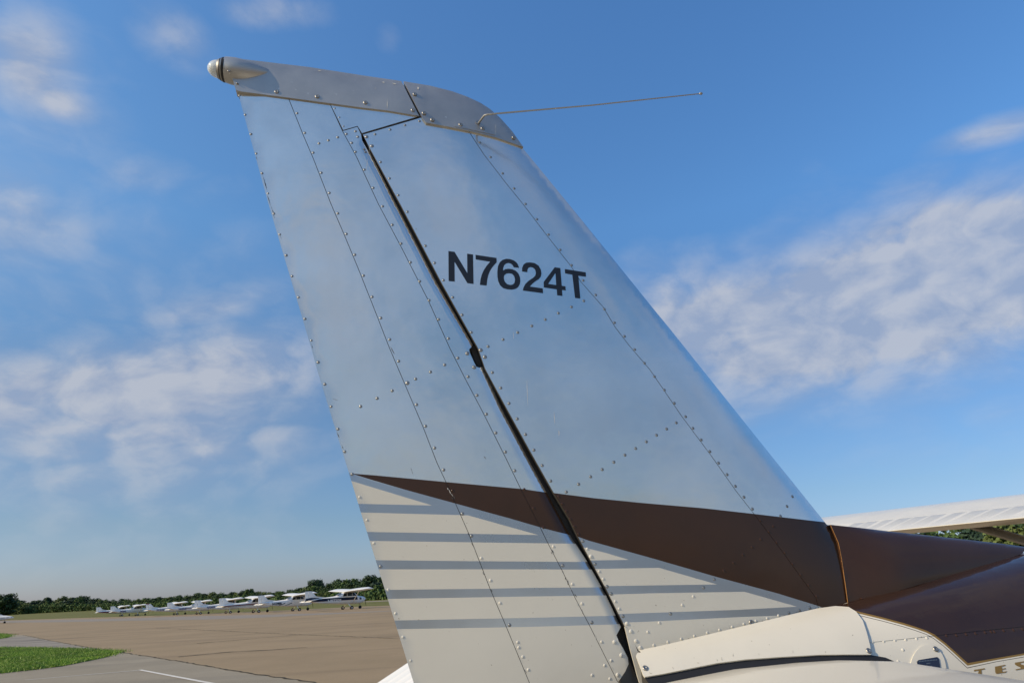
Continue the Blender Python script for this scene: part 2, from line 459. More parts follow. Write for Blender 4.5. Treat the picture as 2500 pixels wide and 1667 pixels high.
# ------------------------------------------------------------------ trees
TRUNK = mat('tree_bark', (.06, .05, .04), .9)
def leafmat(name, c):
    m = mat(name, c, .7, var=(.35, .5), spec=.2)
    return m
LEAF = [leafmat('leaf_dark', (.036, .066, .026)), leafmat('leaf_mid', (.062, .105, .030)), leafmat('leaf_olive', (.088, .118, .036)), leafmat('leaf_blue', (.030, .056, .034))]
def crown_mesh(seed, n_clump, n_leaf, w, conic=False):
    """unit crown: height 1, half-width w; many leaf-sized faces spread through clumps"""
    r = random.Random(seed)
    vv, ff = [], []
    for c in range(n_clump):
        z = r.uniform(.03, .92)
        rad = w * (math.sin(PI * min(1, (z + .08) / 1.08)) ** .55 if not conic else (1.02 - z)) * r.uniform(.35, .9)
        a = r.uniform(0, 2 * PI)
        cx, cy = math.cos(a) * rad, math.sin(a) * rad
        s = r.uniform(.09, .19) * (1 if not conic else .7)
        for _ in range(n_leaf):
            d = Vector((r.gauss(0, 1), r.gauss(0, 1), r.gauss(0, .8)))
            d = d.normalized() * (r.random() ** .4) * s
            p = Vector((cx, cy, z)) + d
            nrm = (d.normalized() + Vector((r.gauss(0, .45), r.gauss(0, .45), r.gauss(0, .45)))).normalized()
            e1 = nrm.orthogonal().normalized(); e2 = nrm.cross(e1)
            q = r.uniform(.022, .048)
            i = len(vv)
            vv += [p + e1 * q, p + e2 * q * .8, p - e1 * q, p - e2 * q * .8]
            ff.append((i, i + 1, i + 2, i + 3))
    return vv, ff
def trunk_mesh(seed):
    r = random.Random(seed)
    mb = MB()
    mb.tube([(0, 0, -.03), (.005, .0, .2), (-.01, .01, .45), (.0, 0, .75)], [.03, .024, .017, .006], 6)
    for k in range(5):
        a = r.uniform(0, 2 * PI); z = r.uniform(.22, .55)
        mb.tube([(0, 0, z), (math.cos(a) * .13, math.sin(a) * .13, z + .13), (math.cos(a) * .26, math.sin(a) * .26, z + .3)], [.011, .007, .003], 5)
    return mb
CR_M, TR_M = [], []
for k in range(8):
    v_, f_ = crown_mesh(50 + k, 52 + 3 * (k % 3), 60, (.40, .34, .46, .38, .30, .43, .25, .5)[k], k == 6)
    me = bpy.data.meshes.new('crown'); me.from_pydata([tuple(q) for q in v_], [], f_)
    me.materials.append(LEAF[(0, 1, 0, 2, 3, 1, 0, 2)[k]]); CR_M.append(me)
    me.polygons.foreach_set('use_smooth', [False] * len(f_))
    tb = trunk_mesh(k); me2 = bpy.data.meshes.new('trunk'); me2.from_pydata(tb.v, [], tb.f); me2.materials.append(TRUNK); TR_M.append(me2)
def tree(x, y, h, k, lab, group=None, sx=1., z=None):
    root = empty('tree', (x, y, gz(y) - .05 if z is None else z), rtree.uniform(0, 2 * PI))
    root.scale = (h * sx, h * sx, h)
    label(root, lab, 'tree', group)
    for nm, me in (('trunk', TR_M[k]), ('crown', CR_M[k])):
        o = bpy.data.objects.new(nm, me); C.objects.link(o); o.parent = root
    return root
rtree = random.Random(21)
DX = [-300, 0, 200, 500, 700, 900, 1300, 1900, 2300, 2700]
DD = [650, 590, 520, 380, 290, 232, 190, 160, 135, 125]
SIL = [(-300, 1452), (-40, 1450), (14, 1450), (24, 1458), (36, 1462), (60, 1463), (100, 1462), (112, 1458), (140, 1457), (185, 1456), (205, 1457), (230, 1461), (300, 1460), (330, 1460), (360, 1457), (390, 1454), (450, 1452), (470, 1451), (485, 1447), (530, 1443),
       (560, 1443), (600, 1439), (640, 1441), (660, 1441), (700, 1437), (735, 1432), (748, 1431), (790, 1428), (840, 1413), (880, 1409), (925, 1404), (1000, 1400), (1300, 1370), (1900, 1320), (2190, 1303), (2240, 1300), (2308, 1290), (2350, 1281), (2500, 1264), (2700, 1240)]
def place(px, dist, top_px, k, lab, group, frac=1., sx=1.):
    """tree whose base stands on the ground at this bearing and distance and whose top reaches the sight line through top_px"""
    d = raydir(px, 1428 - .056 * (px - 1250)); dh = math.hypot(d[0], d[1])
    x, y = d[0] / dh * dist, d[1] / dh * dist
    t = raydir(px, top_px); th = math.hypot(t[0], t[1])
    ztop = CAMH + t[2] / th * dist
    h = (ztop - gz(y)) * frac
    return tree(x, y, max(h, 2.), k, lab, group, sx)
LAND = [(60, 'behind the twin airplane nose'), (225, 'between the twin airplane nose and the farthest parked tail'), (262, 'above the farthest parked tail'), (345, 'above the second farthest parked airplane'), (400, 'above the red tipped tail'), (465, 'above the tail with the dark line'), (530, 'above the plain white parked airplane'), (622, 'above the maroon striped airplane'), (735, 'above the airplane with dark swooshes'), (850, 'above the tail of the navy banded airplane'), (1000, 'above the nose of the navy banded airplane'), (1500, 'hidden behind the rudder'), (2150, 'hidden behind the fin'), (2330, 'under the far wing left of its strut'), (9999, 'under the far wing right of its strut')]
SHAPE = ['round dark', 'slender green', 'broad dark', 'tall olive', 'narrow blue green', 'bushy green', 'pointed dark', 'wide olive']
def slabel(px, row, k):
    return SHAPE[k] + ' tree, ' + ('front', 'middle', 'rear')[row] + ' rank of wood, ' + next(t for lim, t in LAND if px < lim).replace('the ', '')
px = -180.
while px < 2720:
    D_ = float(np.interp(px, DX, DD))
    topy = float(np.interp(px, [s[0] for s in SIL], [s[1] for s in SIL]))
    hor = 1428 - .056 * (px - 1250)
    hp = hor - topy + 1.6 * FPX / D_
    hidden = 1010 < px < 2100
    for row, (dd, fr, n_) in enumerate(((0, .62, 1), (9, .8, 1), (20, 1.0, 1))):
        if hidden and row == 0: continue
        q = px + rtree.uniform(-.3, .3) * hp * .5
        kk_ = rtree.choice((0, 1, 2, 4, 5, 7) if row else (1, 3, 5, 7, 2))
        place(q, D_ + dd + rtree.uniform(-4, 4), topy + rtree.uniform(-.5, 2.5), kk_, slabel(px, row, kk_), 'trees of the wood along the airfield edge', fr * rtree.uniform(.9, 1.05), rtree.uniform(1.15, 1.7))
    px += hp * (.60 if not hidden else .7)
place(8, 560, 1449.5, 2, 'tall dark round tree at the far left edge behind the twin airplane nose', None, 1., 1.4)
place(763, 300, 1416, 0, 'dark round tree standing above the wood right of the second airplane', None, 1., 1.0)
place(780, 306, 1414, 4, 'slender pale topped tree beside the dark round tree', None, 1., .8)
place(812, 300, 1417, 1, 'low bushy tree in the dip left of the wooded rise', None, 1., .8)
place(824, 292, 1412, 6, 'narrow pointed tree standing just above the nearest parked tail', None, 1., .9)
place(110, 560, 1457, 6, 'pointed conifer rising slightly above the far left treeline', None, 1., 1.)
place(188, 530, 1454, 1, 'taller round tree left of the farthest parked airplane', None, 1., .9)
place(606, 345, 1436, 5, 'round tree above the second nearest parked tail', None, 1., .9)
place(2240, 120, 1299, 3, 'olive green tree at the wing end right of the fin', None, 1., 1.1)
place(2470, 110, 1262, 3, 'tall pale green tree behind the wing strut', None, 1., 1.1)
# undergrowth that closes the foot of the wood: nobody could count it
uv, uf = [], []
ru = random.Random(5)
px = -220.
while px < 2720:
    D_ = float(np.interp(px, DX, DD)) - 3
    d = raydir(px, 1428 - .056 * (px - 1250)); dh = math.hypot(d[0], d[1])
    hh = .42 * ((1428 - .056 * (px - 1250)) - float(np.interp(px, [s_[0] for s_ in SIL], [s_[1] for s_ in SIL])) + 1.6 * FPX / D_) * D_ / FPX * ru.uniform(.7, 1.1)
    cx, cy = d[0] / dh * D_, d[1] / dh * D_
    for _ in range(150):
        p = Vector((cx + ru.gauss(0, 2.2), cy + ru.gauss(0, 1.5), gz(cy) + ru.random() * hh))
        nrm = Vector((ru.gauss(0, 1), ru.gauss(-.6, 1), ru.gauss(.4, .7))).normalized()
        e1 = nrm.orthogonal().normalized() * ru.uniform(.25, .5); e2 = nrm.cross(e1)
        i = len(uv); uv += [p + e1, p + e2, p - e1, p - e2]; uf.append((i, i + 1, i + 2, i + 3))
    px += 3.2 * FPX / D_
label(mesh('undergrowth', uv, uf, LEAF[1]), 'low green undergrowth along the foot of the wood', 'undergrowth', kind='stuff')

# ------------------------------------------------------------------ parked airplanes
def ring(x, zb, zt, hw, n=20, p=3.0):
    zc, b = (zb + zt) / 2, (zt - zb) / 2
    out = []
    for k in range(n):
        a = 2 * PI * k / n
        c, s = math.cos(a), math.sin(a)
        out.append((x, hw * math.copysign(abs(c) ** (2 / p), c), zc + b * math.copysign(abs(s) ** (2 / p), s)))
    return out
FUS = [(-5.6, 1.18, 1.38, .03), (-4.6, 1.03, 1.50, .16), (-3, .86, 1.60, .32), (-1.7, .73, 1.70, .47), (-1.0, .66, 2.02, .53), (-.55, .64, 2.16, .54), (.70, .62, 2.16, .54), (1.30, .62, 1.62, .53), (1.5, .64, 1.57, .50), (2.0, .74, 1.50, .42), (2.28, .85, 1.42, .30), (2.32, .95, 1.35, .2)]
def fw(x): return float(np.interp(x, [s[0] for s in FUS], [s[3] for s in FUS]))
def wing_mb(y0, y1, x_le, chord0, chord1, z0, z1, th=.12, n=8):
    prof = [(0, 0), (.02, .35), (.12, .75), (.32, 1.), (.6, .75), (1., .06), (1., -.03), (.6, -.2), (.3, -.3), (.08, -.28), (.02, -.15)]
    rings = []
    for i in range(n + 1):
        f = i / n; y = y0 + (y1 - y0) * f; c = chord0 + (chord1 - chord0) * max(0, (f - .45) / .55); z = z0 + (z1 - z0) * f
        k = 1. if i < n else .3
        rings.append([(x_le - .12 * max(0, f - .45) - px_ * c, y, z + pz_ * th * 1.25 * c * k) for px_, pz_ in prof])
    return MB().loft(rings)
def fin_mb(outline, th):
    """thin lens extruded from an (x, z) outline"""
    n = len(outline)
    cx = sum(p[0] for p in outline) / n; cz = sum(p[1] for p in outline) / n
    mb = MB()
    near = [(x, -.008, z) for x, z in outline]; far_ = [(x, .008, z) for x, z in outline]
    mb.add(near + far_ + [(cx, -th, cz), (cx, th, cz)],
           [(i, (i + 1) % n, 2 * n) for i in range(n)] + [(n + (i + 1) % n, n + i, 2 * n + 1) for i in range(n)] + [(i, n + i, n + (i + 1) % n, (i + 1) % n) for i in range(n)])
    return mb
def side_band(x0, x1, zf, side, n=14, off=.006):
    """paint band that follows the fuselage side; zf(x) gives its lower and upper edge"""
    vv, ff = [], []
    for i in range(n + 1):
        x = x0 + (x1 - x0) * i / n
        lo_, hi = zf(x)
        zb = float(np.interp(x, [s[0] for s in FUS], [s[1] for s in FUS])); zt = float(np.interp(x, [s[0] for s in FUS], [s[2] for s in FUS]))
        for j in range(4):
            z = lo_ + (hi - lo_) * j / 3
            s_ = min(.98, abs((z - (zb + zt) / 2) / ((zt - zb) / 2)))
            vv.append((x, side * (fw(x) * (1 - s_ ** 3) ** (1 / 3) + off), z))
    for i in range(n):
        for j in range(3):
            a = i * 4 + j; q = (a, a + 4, a + 5, a + 1)
            ff.append(q if side < 0 else q[::-1])
    return vv, ff
def text_mesh(s, size, m, bold=0.):
    cu = bpy.data.curves.new('lettering', 'FONT'); cu.body = s; cu.size = size; cu.offset = bold; cu.extrude = .004; cu.space_character = .95
    o = bpy.data.objects.new('tmp', cu); C.objects.link(o)
    dg = bpy.context.evaluated_depsgraph_get()
    me = bpy.data.meshes.new_from_object(o.evaluated_get(dg))
    bpy.data.objects.remove(o)
    me.materials.clear(); me.materials.append(m)
    return me
# one builder; each parked airplane differs in paint and lettering
def airplane(pos, hd, lab, bands, reg=None, regmat=None, fintop=None, finlow=None, rx=-3.75, rs_=.42):
    r = empty('parked_airplane', pos, hd)
    label(r, lab, 'airplane', 'high wing airplanes parked in a row')
    f = MB().loft([ring(*s) for s in FUS]).build('fuselage', WHITE, r, True)
    for side in (-1, 1):
        for x0, x1, x2, x3 in ((.40, .98, .62, .40), (-.30, .34, .34, -.30), (-.92, -.38, -.38, -.78)):
            y = side * .545
            q = [(x0, y, 1.62), (x1, y, 1.62), (x2, side * .50, 2.02), (x3, side * .50, 2.02)]
            mb = MB().add(q + [(a, b * .95, c) for a, b, c in q], [(0, 1, 2, 3), (7, 6, 5, 4), (0, 4, 5, 1), (1, 5, 6, 2), (2, 6, 7, 3), (3, 7, 4, 0)])
            mb.build('side_window', WINDOW, f)
    MB().add([(-1.58, .40, 1.78), (-1.58, -.40, 1.78), (-1.05, -.38, 2.03), (-1.05, .38, 2.03), (-1.5, 0, 1.7)], [(0, 1, 2, 3), (0, 4, 1)]).build('rear_window', WINDOW, f)
    MB().add([(1.32, .44, 1.66), (1.32, -.44, 1.66), (.80, -.42, 2.12), (.80, .42, 2.12), (1.25, 0, 1.6)], [(0, 3, 2, 1), (0, 1, 4)]).build('windshield', WINDOW, f)
    for y0, y1 in ((.0, 5.5), (.0, -5.5)):
        wing_mb(y0, y1, .92, 1.66, 1.18, 2.14, 2.36, .15).build('wing', WHITE, r, True)
        s = 1 if y1 > 0 else -1
        MB().tube([(.45, s * .5, .78), (.35, s * 2.5, 2.15)], .07, 8, .35, (1, 0, 0)).build('wing_strut', WHITE, r)
        MB().tube([(.0, s * .35, .68), (-.02, s * .8, .45), (-.03, s * 1.22, .22)], [.07, .055, .04], 6, .5, (1, 0, 0)).build('main_gear_leg', WHITE, r)
        w = MB().tube([(-.03, s * 1.22, .21), (-.03, s * 1.40, .21)], .23, 14).build('wheel', TYRE, r, True)
        MB().tube([(-.03, s * 1.405, .21), (-.03, s * 1.215, .21)], .09, 10).build('hub', PWHITE, w)
        tp = MB().loft([[(-4.75, s * .12, 1.33), (-5.2, s * .12, 1.36), (-5.7, s * .12, 1.33), (-5.2, s * .12, 1.30)], [(-4.85, s * 1.6, 1.33), (-5.2, s * 1.6, 1.355), (-5.62, s * 1.6, 1.33), (-5.2, s * 1.6, 1.31)], [(-4.95, s * 1.7, 1.33), (-5.2, s * 1.7, 1.335), (-5.6, s * 1.7, 1.33), (-5.2, s * 1.7, 1.325)]])
        tp.build('stabilizer', WHITE, r)
        MB().loft([[(-5.42, s * .15, 1.36), (-5.95, s * .15, 1.14), (-5.42, s * .15, 1.30)], [(-5.34, s * 1.65, 1.36), (-5.80, s * 1.65, 1.17), (-5.34, s * 1.65, 1.31)]]).build('elevator', WHITE, r)
    MB().tube([(1.72, 0, .72), (1.78, 0, .2)], .045, 8).build('nose_gear_leg', STEEL, r)
    MB().tube([(1.78, -.07, .20), (1.78, .07, .20)], .20, 14).build('wheel', TYRE, r, True)
    pr = MB().tube([(2.32, 0, 1.16), (2.45, 0, 1.16), (2.58, 0, 1.16)], [.17, .13, .03], 12).build('spinner', fintop or PWHITE, r, True)
    for s in (-1, 1):
        MB().tube([(2.42, 0, 1.16), (2.42, s * .25, 1.16 + s * .45), (2.42, s * .42, 1.16 + s * .82)], [.05, .07, .04], 6, .25, (0, 1, -1)).build('propeller_blade', TYRE, pr)
    vf = fin_mb([(-5.18, 1.36), (-3.9, 1.50), (-3.1, 1.61), (-4.25, 1.74), (-4.98, 2.44), (-5.38, 2.44)], .06).build('vertical_fin', WHITE, r)
    rd = fin_mb([(-5.20, 1.20), (-5.40, 2.44), (-5.82, 2.42), (-5.66, 1.12)], .03).build('rudder', WHITE, r)
    if finlow:
        ol = [(-5.70, 1.10), (-5.68, 1.58), (-4.9, 1.66), (-3.9, 1.58), (-4.4, 1.15)]
        MB().add([(x, -.085, z) for x, z in ol] + [(x, .085, z) for x, z in ol], [(4, 3, 2, 1, 0), (5, 6, 7, 8, 9)] + [(i, (i + 1) % 5, 5 + (i + 1) % 5, 5 + i) for i in range(5)]).build('fin_band', finlow, vf)
    if fintop:
        fin_mb([(-5.82, 2.36), (-5.80, 2.50), (-5.25, 2.48), (-5.18, 2.32)], .06).build('fin_cap', fintop, vf)
    for (m, x0, x1, zf) in bands:
        for side in (-1, 1):
            vv, ff = side_band(x0, x1, zf, side)
            mesh('cheat_line', vv, ff, m, f)
    if reg:
        me = text_mesh(reg, rs_, regmat, .014)
        for side in (-1,):
            o = bpy.data.objects.new('registration_number', me); C.objects.link(o); o.parent = f
            o.location = (rx, -fw(rx) - .012, 1.36 - rs_ * .72 - .03 * (rx + 3.75))
            o.rotation_euler = (PI / 2, 0, -math.atan((fw(rx + 2) - fw(rx)) / 2 + .01))
    MB().tube([(.2, 0, 2.3), (.05, 0, 2.55)], .012, 5).build('whip_antenna', STEEL, r)
    return r
HD = math.radians(40)
lin = lambda a, b, w: (lambda x: (a + (b - a) * (x + 5.5) / 7.5 - w / 2, a + (b - a) * (x + 5.5) / 7.5 + w / 2))
airplane((-23.30, 89.5, gz(89.5)), HD, 'nearest parked white airplane with a broad navy band along its side', [(NAVY, -5.3, 2.1, lin(1.34, 1.32, .32)), (MAROON, -5.3, 2.1, lin(1.16, 1.15, .03))], 'N97359', WHITE, None, NAVY, -2.9, .56)
airplane((-34.45, 102.87, gz(102.87)), HD, 'white parked airplane with thin dark swooshes and a small mark on its fin', [(NAVY, -2.9, -1.9, lambda x: (.86 + (x + 2.9) * .30, .90 + (x + 2.9) * .36)), (NAVY, -1.9, -.9, lambda x: (.84 + (x + 1.9) * .30, .88 + (x + 1.9) * .36)), (NAVY, -5.5, -4.2, lambda x: (1.36, 1.40))], 'N139ER', NAVY)
airplane((-43.0, 109.33, gz(109.33)), HD, 'white parked airplane with maroon and black stripes, third from the fin', [(MAROON, -5.0, 2.0, lin(1.22, 1.42, .15)), (TYRE, -5.2, 1.2, lin(1.05, 1.26, .05))])
airplane((-52.94, 121.99, gz(121.99)), HD, 'plain white parked airplane with violet registration, fourth from the fin', [(PURPLE, -1.0, 2.0, lin(1.2, 1.25, .03))], 'N7397P', PURPLE)
airplane((-63.28, 132.66, gz(132.66)), HD, 'white parked airplane with a dark line across its fin top', [(MAROON, -2.6, 2.0, lin(1.22, 1.26, .10)), (PURPLE, -5.7, -5.0, lambda x: (1.42, 1.48))], 'N5292K', PURPLE)
airplane((-72.52, 142.04, gz(142.04)), HD, 'white parked airplane with a bright red fin tip', [(PURPLE, -3.0, 2.0, lin(1.12, 1.16, .05))], 'N6411D', PURPLE, RED)
airplane((-94.03, 165.66, gz(165.66)), HD, 'second farthest white parked airplane with faint lavender lettering', [(PWHITE, -4, 2, lin(1.0, 1.1, .2))], 'N8204L', PURPLE)
airplane((-103.7, 175.66, gz(175.66)), HD, 'farthest parked airplane, white with crimson lower fuselage', [(MAROON, -5.2, 1.8, lambda x: (float(np.interp(x, [-5.6, -3, 2.3], [1.16, .90, .78])), float(np.interp(x, [-5.6, 2.3], [1.32, 1.30]))))], None, None, None, None)

# twin engine airplane whose nose pokes into the frame at the left
def twin():
    q = ground_hit(9, 1521)
    r = empty('twin_airplane', (q[0], q[1], gz(q[1])), math.radians(12))
    label(r, 'pointed white nose of a twin engine airplane cut off by the left frame edge', 'airplane')
    st = [(1.9, 1.13, 1.17, .02), (1.7, 1.02, 1.32, .16), (1.2, .88, 1.50, .34), (.4, .74, 1.66, .50), (-.6, .66, 1.78, .60), (-1.6, .62, 2.2, .64), (-3.5, .62, 2.25, .64), (-5.5, .8, 2.05, .5), (-8.2, 1.2, 1.7, .14)]
    f = MB().loft([ring(a, b, c, d, 20, 2.4) for a, b, c, d in st[::-1]]).build('fuselage', WHITE, r, True)
    for side in (-1, 1):
        vv = []
        for i in range(13):
            x = 1.6 - i * .8
            w_ = float(np.interp(x, [s[0] for s in st[::-1]], [s[3] for s in st[::-1]])) + .008
            vv += [(x, side * w_, 1.20), (x, side * w_, 1.30)]
        mesh('cheat_line', vv, [(2 * i, 2 * i + 1, 2 * i + 3, 2 * i + 2) for i in range(12)], NAVY, f)
    MB().add([(-.72, .45, 1.80), (-.72, -.45, 1.80), (-1.45, -.45, 2.17), (-1.45, .45, 2.17)], [(0, 1, 2, 3)]).build('windshield', WINDOW, f)
    MB().tube([(.1, 0, .75), (.15, 0, .22)], .06, 8).build('nose_gear_leg', STEEL, r)
    MB().tube([(.15, -.09, .22), (.15, .09, .22)], .23, 14).build('wheel', TYRE, r, True)
    for s in (-1, 1):
        wing_mb(s * .3, s * 5.8, -1.7, 1.9, 1.2, .95, 1.35).build('wing', WHITE, r, True)
        MB().loft([ring(x, 1.1 - h, 1.1 + h, h * .9, 14, 2.3) for x, h in ((-3.8, .1), (-2.4, .34), (-1.2, .36), (-.75, .26))], 0).build('engine_nacelle', WHITE, r, True).location = (0, s * 1.9, 0)
        MB().tube([(-2.4, s * 1.9, 1.0), (-2.4, s * 1.9, .25)], .06, 8).build('main_gear_leg', STEEL, r)
        MB().tube([(-2.4, s * 1.8, .25), (-2.4, s * 2.0, .25)], .26, 14).build('wheel', TYRE, r, True)
    fin_mb([(-8.4, 1.5), (-6.3, 1.75), (-7.6, 3.2), (-8.6, 3.2)], .06).build('vertical_fin', WHITE, r)
twin()
q = ground_hit(95, 1494.5)
mk = MB().box((0, 0, .45), (1.5, .6, .9)).add([(-.8, -.35, .9), (.8, -.35, .9), (.8, .35, .9), (-.8, .35, .9), (-.8, 0, 1.15), (.8, 0, 1.15)], [(0, 1, 5, 4), (3, 4, 5, 2), (0, 4, 3), (1, 2, 5)]).build('marker_housing', WHITE)
mk.location = (q[0], q[1], gz(q[1]))
label(mk, 'tiny white housing alone in the grass field at the far left', 'housing')

# ------------------------------------------------------------------ the near airplane
TH = math.radians(77)
F = np.array([math.sin(TH), math.cos(TH), 0.]); N = np.array([math.cos(TH), -math.sin(TH), 0.])
D = 1.30
def HW(u, n, z): return F * u + N * (n - D) + np.array([0, 0, 1.]) * z
def locn(px, py, n=0.):
    d = raydir(px, py); t = (n - D) / d.dot(N); q = CAM + d * t
    return float(q.dot(F)), float(q[2])
def locu(px, py, u):
    d = raydir(px, py); t = u / d.dot(F); q = CAM + d * t
    return float(D + q.dot(N)), float(q[2])
def locz(px, py, z):
    d = raydir(px, py); t = (z - CAMH) / d[2]; q = CAM + d * t
    return float(q.dot(F)), float(D + q.dot(N))
_le = [locn(1278, 362), locn(2018.6, 1280)]; _te = [locn(576.5, 225), locn(1010.6, 1667)]
def line_u(P, z): return P[0][0] + (P[1][0] - P[0][0]) * (z - P[0][1]) / (P[1][1] - P[0][1])
def T_foil(u, z):
    le, te = line_u(_le, z), line_u(_te, z)
    c = np.maximum(le - te, .2)
    x = np.clip((le - u) / c, -1, 1.2)
    xx = np.clip(x, 0, 1)
    t = 5 * .082 * c * (.2969 * np.sqrt(xx) - .126 * xx - .3516 * xx ** 2 + .2843 * xx ** 3 - .1015 * xx ** 4)
    t = np.maximum(t, .0016)
    return np.where(x < 0, x * 2., t)
NOSE = [locn(*p, 0.) for p in ((894, 352), (967, 500), (1065, 690), (1153, 840), (1225, 1000), (1294, 1130), (1338, 1210), (1387, 1301), (1432, 1370), (1477, 1450), (1514.5, 1530), (1560, 1640), (1590, 1720))]
_nz = [p[1] for p in NOSE][::-1]; _nu = [p[0] for p in NOSE][::-1]
def g_fin(u, n, z): return n - T_foil(u, z)
def g_rud(u, n, z):
    t = T_foil(u, z)
    d = np.interp(z, _nz, _nu) - u + .0035
    d = np.where(z < _nz[-1], d, .05)
    r0 = .034
    k = np.clip(1 - d / r0, -.2, 1)
    k = np.where(k < 0, 0, k)
    return n - np.where(d < -.002, -.02, t * np.sqrt(np.maximum(0, 1 - k ** 2)))
LOWC = [(560, 219), (575, 222), (589, 225.5), (704, 240), (805, 253), (883, 263), (946, 270), (1024, 284), (1038, 301), (1150, 322), (1210, 337), (1280, 361)]
TOPC = [(540, 140), (552.5, 142.6), (755, 166.8), (882.7, 186.7), (950, 197), (984, 201.7), (1052, 213), (1103, 226), (1137, 238), (1171, 253.7), (1195, 269), (1222, 293), (1249, 323.5), (1279, 362)]
_lc = np.array([locn(*p, .012) for p in LOWC]); _tc = np.array([locn(*p, .0) for p in TOPC])
def g_cap(u, n, z):
    zl = np.interp(u, _lc[:, 0], _lc[:, 1]); zt = np.interp(u, _tc[:, 0], _tc[:, 1])
    h = np.clip((z - zl) / np.maximum(zt - zl, .004), 0, 1.2)
    t = np.maximum(T_foil(u, zl), .006) + .003
    return n - np.where(h > 1, -(h - 1) * .2, t * np.sqrt(np.maximum(0, 1 - np.minimum(h, 1) ** 2.4)))
FS = np.array([  # u, top, centre, lower half height, half width
    (.36, 1.530, 1.37, .14, .105), (.55, 1.553, 1.375, .17, .125), (.95, 1.600, 1.385, .20, .155), (1.5, 1.678, 1.39, .27, .205), (2.5, 1.80, 1.36, .42, .34), (4.1, 1.93, 1.33, .62, .50), (4.6, 2.05, 1.33, .66, .52), (5.9, 2.08, 1.33, .68, .53), (6.5, 1.62, 1.25, .58, .50), (7.2, 1.52, 1.20, .45, .40), (7.5, 1.42, 1.18, .30, .28)])
def g_fus(u, n, z):
    zt, zc, bb, a = (np.interp(u, FS[:, 0], FS[:, i]) for i in (1, 2, 3, 4))
    b = np.where(z > zc, zt - zc, bb)
    return ((np.abs(n) / a) ** 2.3 + (np.abs(z - zc) / b) ** 2.3) ** (1 / 2.3) * a - a
_dt = np.array([locn(*p, 0.) for p in ((1990, 1279), (2024, 1281), (2155, 1297.5), (2308, 1314), (2448, 1329.6), (2500, 1337))])
def g_dor(u, n, z):
    zt = np.interp(u, _dt[:, 0], _dt[:, 1]); zb = np.interp(u, FS[:, 0], FS[:, 1]) - .02
    h = np.clip((z - zb) / np.maximum(zt - zb, .004), 0, 1.3)
    t0 = np.interp(u, [.95, 1.5], [.060, .018])
    w = np.clip((u - .975) / .16, 0, 1); w = w * w * (3 - 2 * w)
    shp = t0 * (1 - np.minimum(h, 1) ** 2.2) ** .6
    tt = (1 - w) * (np.maximum(T_foil(np.minimum(u, .985), z), .002) + .001) + w * shp
    return n - np.where(h > 1, -(h - 1) * .1, tt)

def hit(gf, px, py, nmax=.12, nmin=-.03):
    px = np.asarray(px, float); py = np.asarray(py, float)
    d = raydir(px, py); dN = d @ N; dF = d @ F; dZ = d[:, 2]
    def at(n):
        t = (n - D) / dN
        return t * dF, CAMH + t * dZ
    K = 140
    ns = np.linspace(nmax, nmin, K)
    G = np.empty((len(px), K))
    for k, n in enumerate(ns):
        u, z = at(np.full(len(px), n)); G[:, k] = gf(u, np.full(len(px), n), z)
    neg = G <= 0
    has = neg.any(axis=1); k1 = np.argmax(neg, axis=1)
    hi = ns[np.maximum(k1 - 1, 0)].copy(); lo_ = ns[k1].copy()
    for _ in range(28):
        mid = (hi + lo_) / 2
        u, z = at(mid); s = gf(u, mid, z) <= 0
        lo_ = np.where(s, mid, lo_); hi = np.where(s, hi, mid)
    n = np.where(has, lo_, ns[np.argmin(G, axis=1)])
    u, z = at(n)
    e = 4e-4
    gu = gf(u + e, n, z) - gf(u - e, n, z); gn = gf(u, n + e, z) - gf(u, n - e, z); gzz = gf(u, n, z + e) - gf(u, n, z - e)
    g_ = np.stack([gu, gn, gzz], 1); g_[~has] = (0.6, .8, 0)
    g_ /= np.maximum(np.linalg.norm(g_, axis=1, keepdims=True), 1e-9)
    nrm = g_[:, :1] * F + g_[:, 1:2] * N + g_[:, 2:] * np.array([0, 0, 1.])
    P = u[:, None] * F + (n - D)[:, None] * N + z[:, None] * np.array([0, 0, 1.])
    return P, nrm

def tess(poly, sx, sy, lines=(), region=None):
    bm = bmesh.new()
    bm.faces.new([bm.verts.new((x, y, 0)) for x, y in poly])
    if region is not None: pass
    xs = [p[0] for p in poly]; ys = [p[1] for p in poly]
    al = lambda: bm.verts[:] + bm.edges[:] + bm.faces[:]
    x = math.floor(min(xs) / sx) * sx + sx
    while x < max(xs):
        bmesh.ops.bisect_plane(bm, geom=al(), dist=1e-4, plane_co=(x + .137, 0, 0), plane_no=(1, 0, 0)); x += sx
    y = math.floor(min(ys) / sy) * sy + sy
    while y < max(ys):
        bmesh.ops.bisect_plane(bm, geom=al(), dist=1e-4, plane_co=(0, y + .137, 0), plane_no=(0, 1, 0)); y += sy
    for a, b in lines:
        lx, hx = min(a[0], b[0]) - sx, max(a[0], b[0]) + sx; ly, hy = min(a[1], b[1]) - sy, max(a[1], b[1]) + sy
        fs = [f for f in bm.faces if max(v.co.x for v in f.verts) > lx + sx - 1 and min(v.co.x for v in f.verts) < hx - sx + 1 and max(v.co.y for v in f.verts) > ly + sy - 1 and min(v.co.y for v in f.verts) < hy - sy + 1]
        if not fs: continue
        geo = set(fs)
        for f in fs: geo.update(f.edges); geo.update(f.verts)
        bmesh.ops.bisect_plane(bm, geom=list(geo), dist=1e-4, plane_co=(a[0], a[1], 0), plane_no=(b[1] - a[1], a[0] - b[0], 0))
    bmesh.ops.remove_doubles(bm, verts=bm.verts, dist=.02)
    bmesh.ops.triangulate(bm, faces=[f for f in bm.faces if len(f.verts) > 6])
    return bm

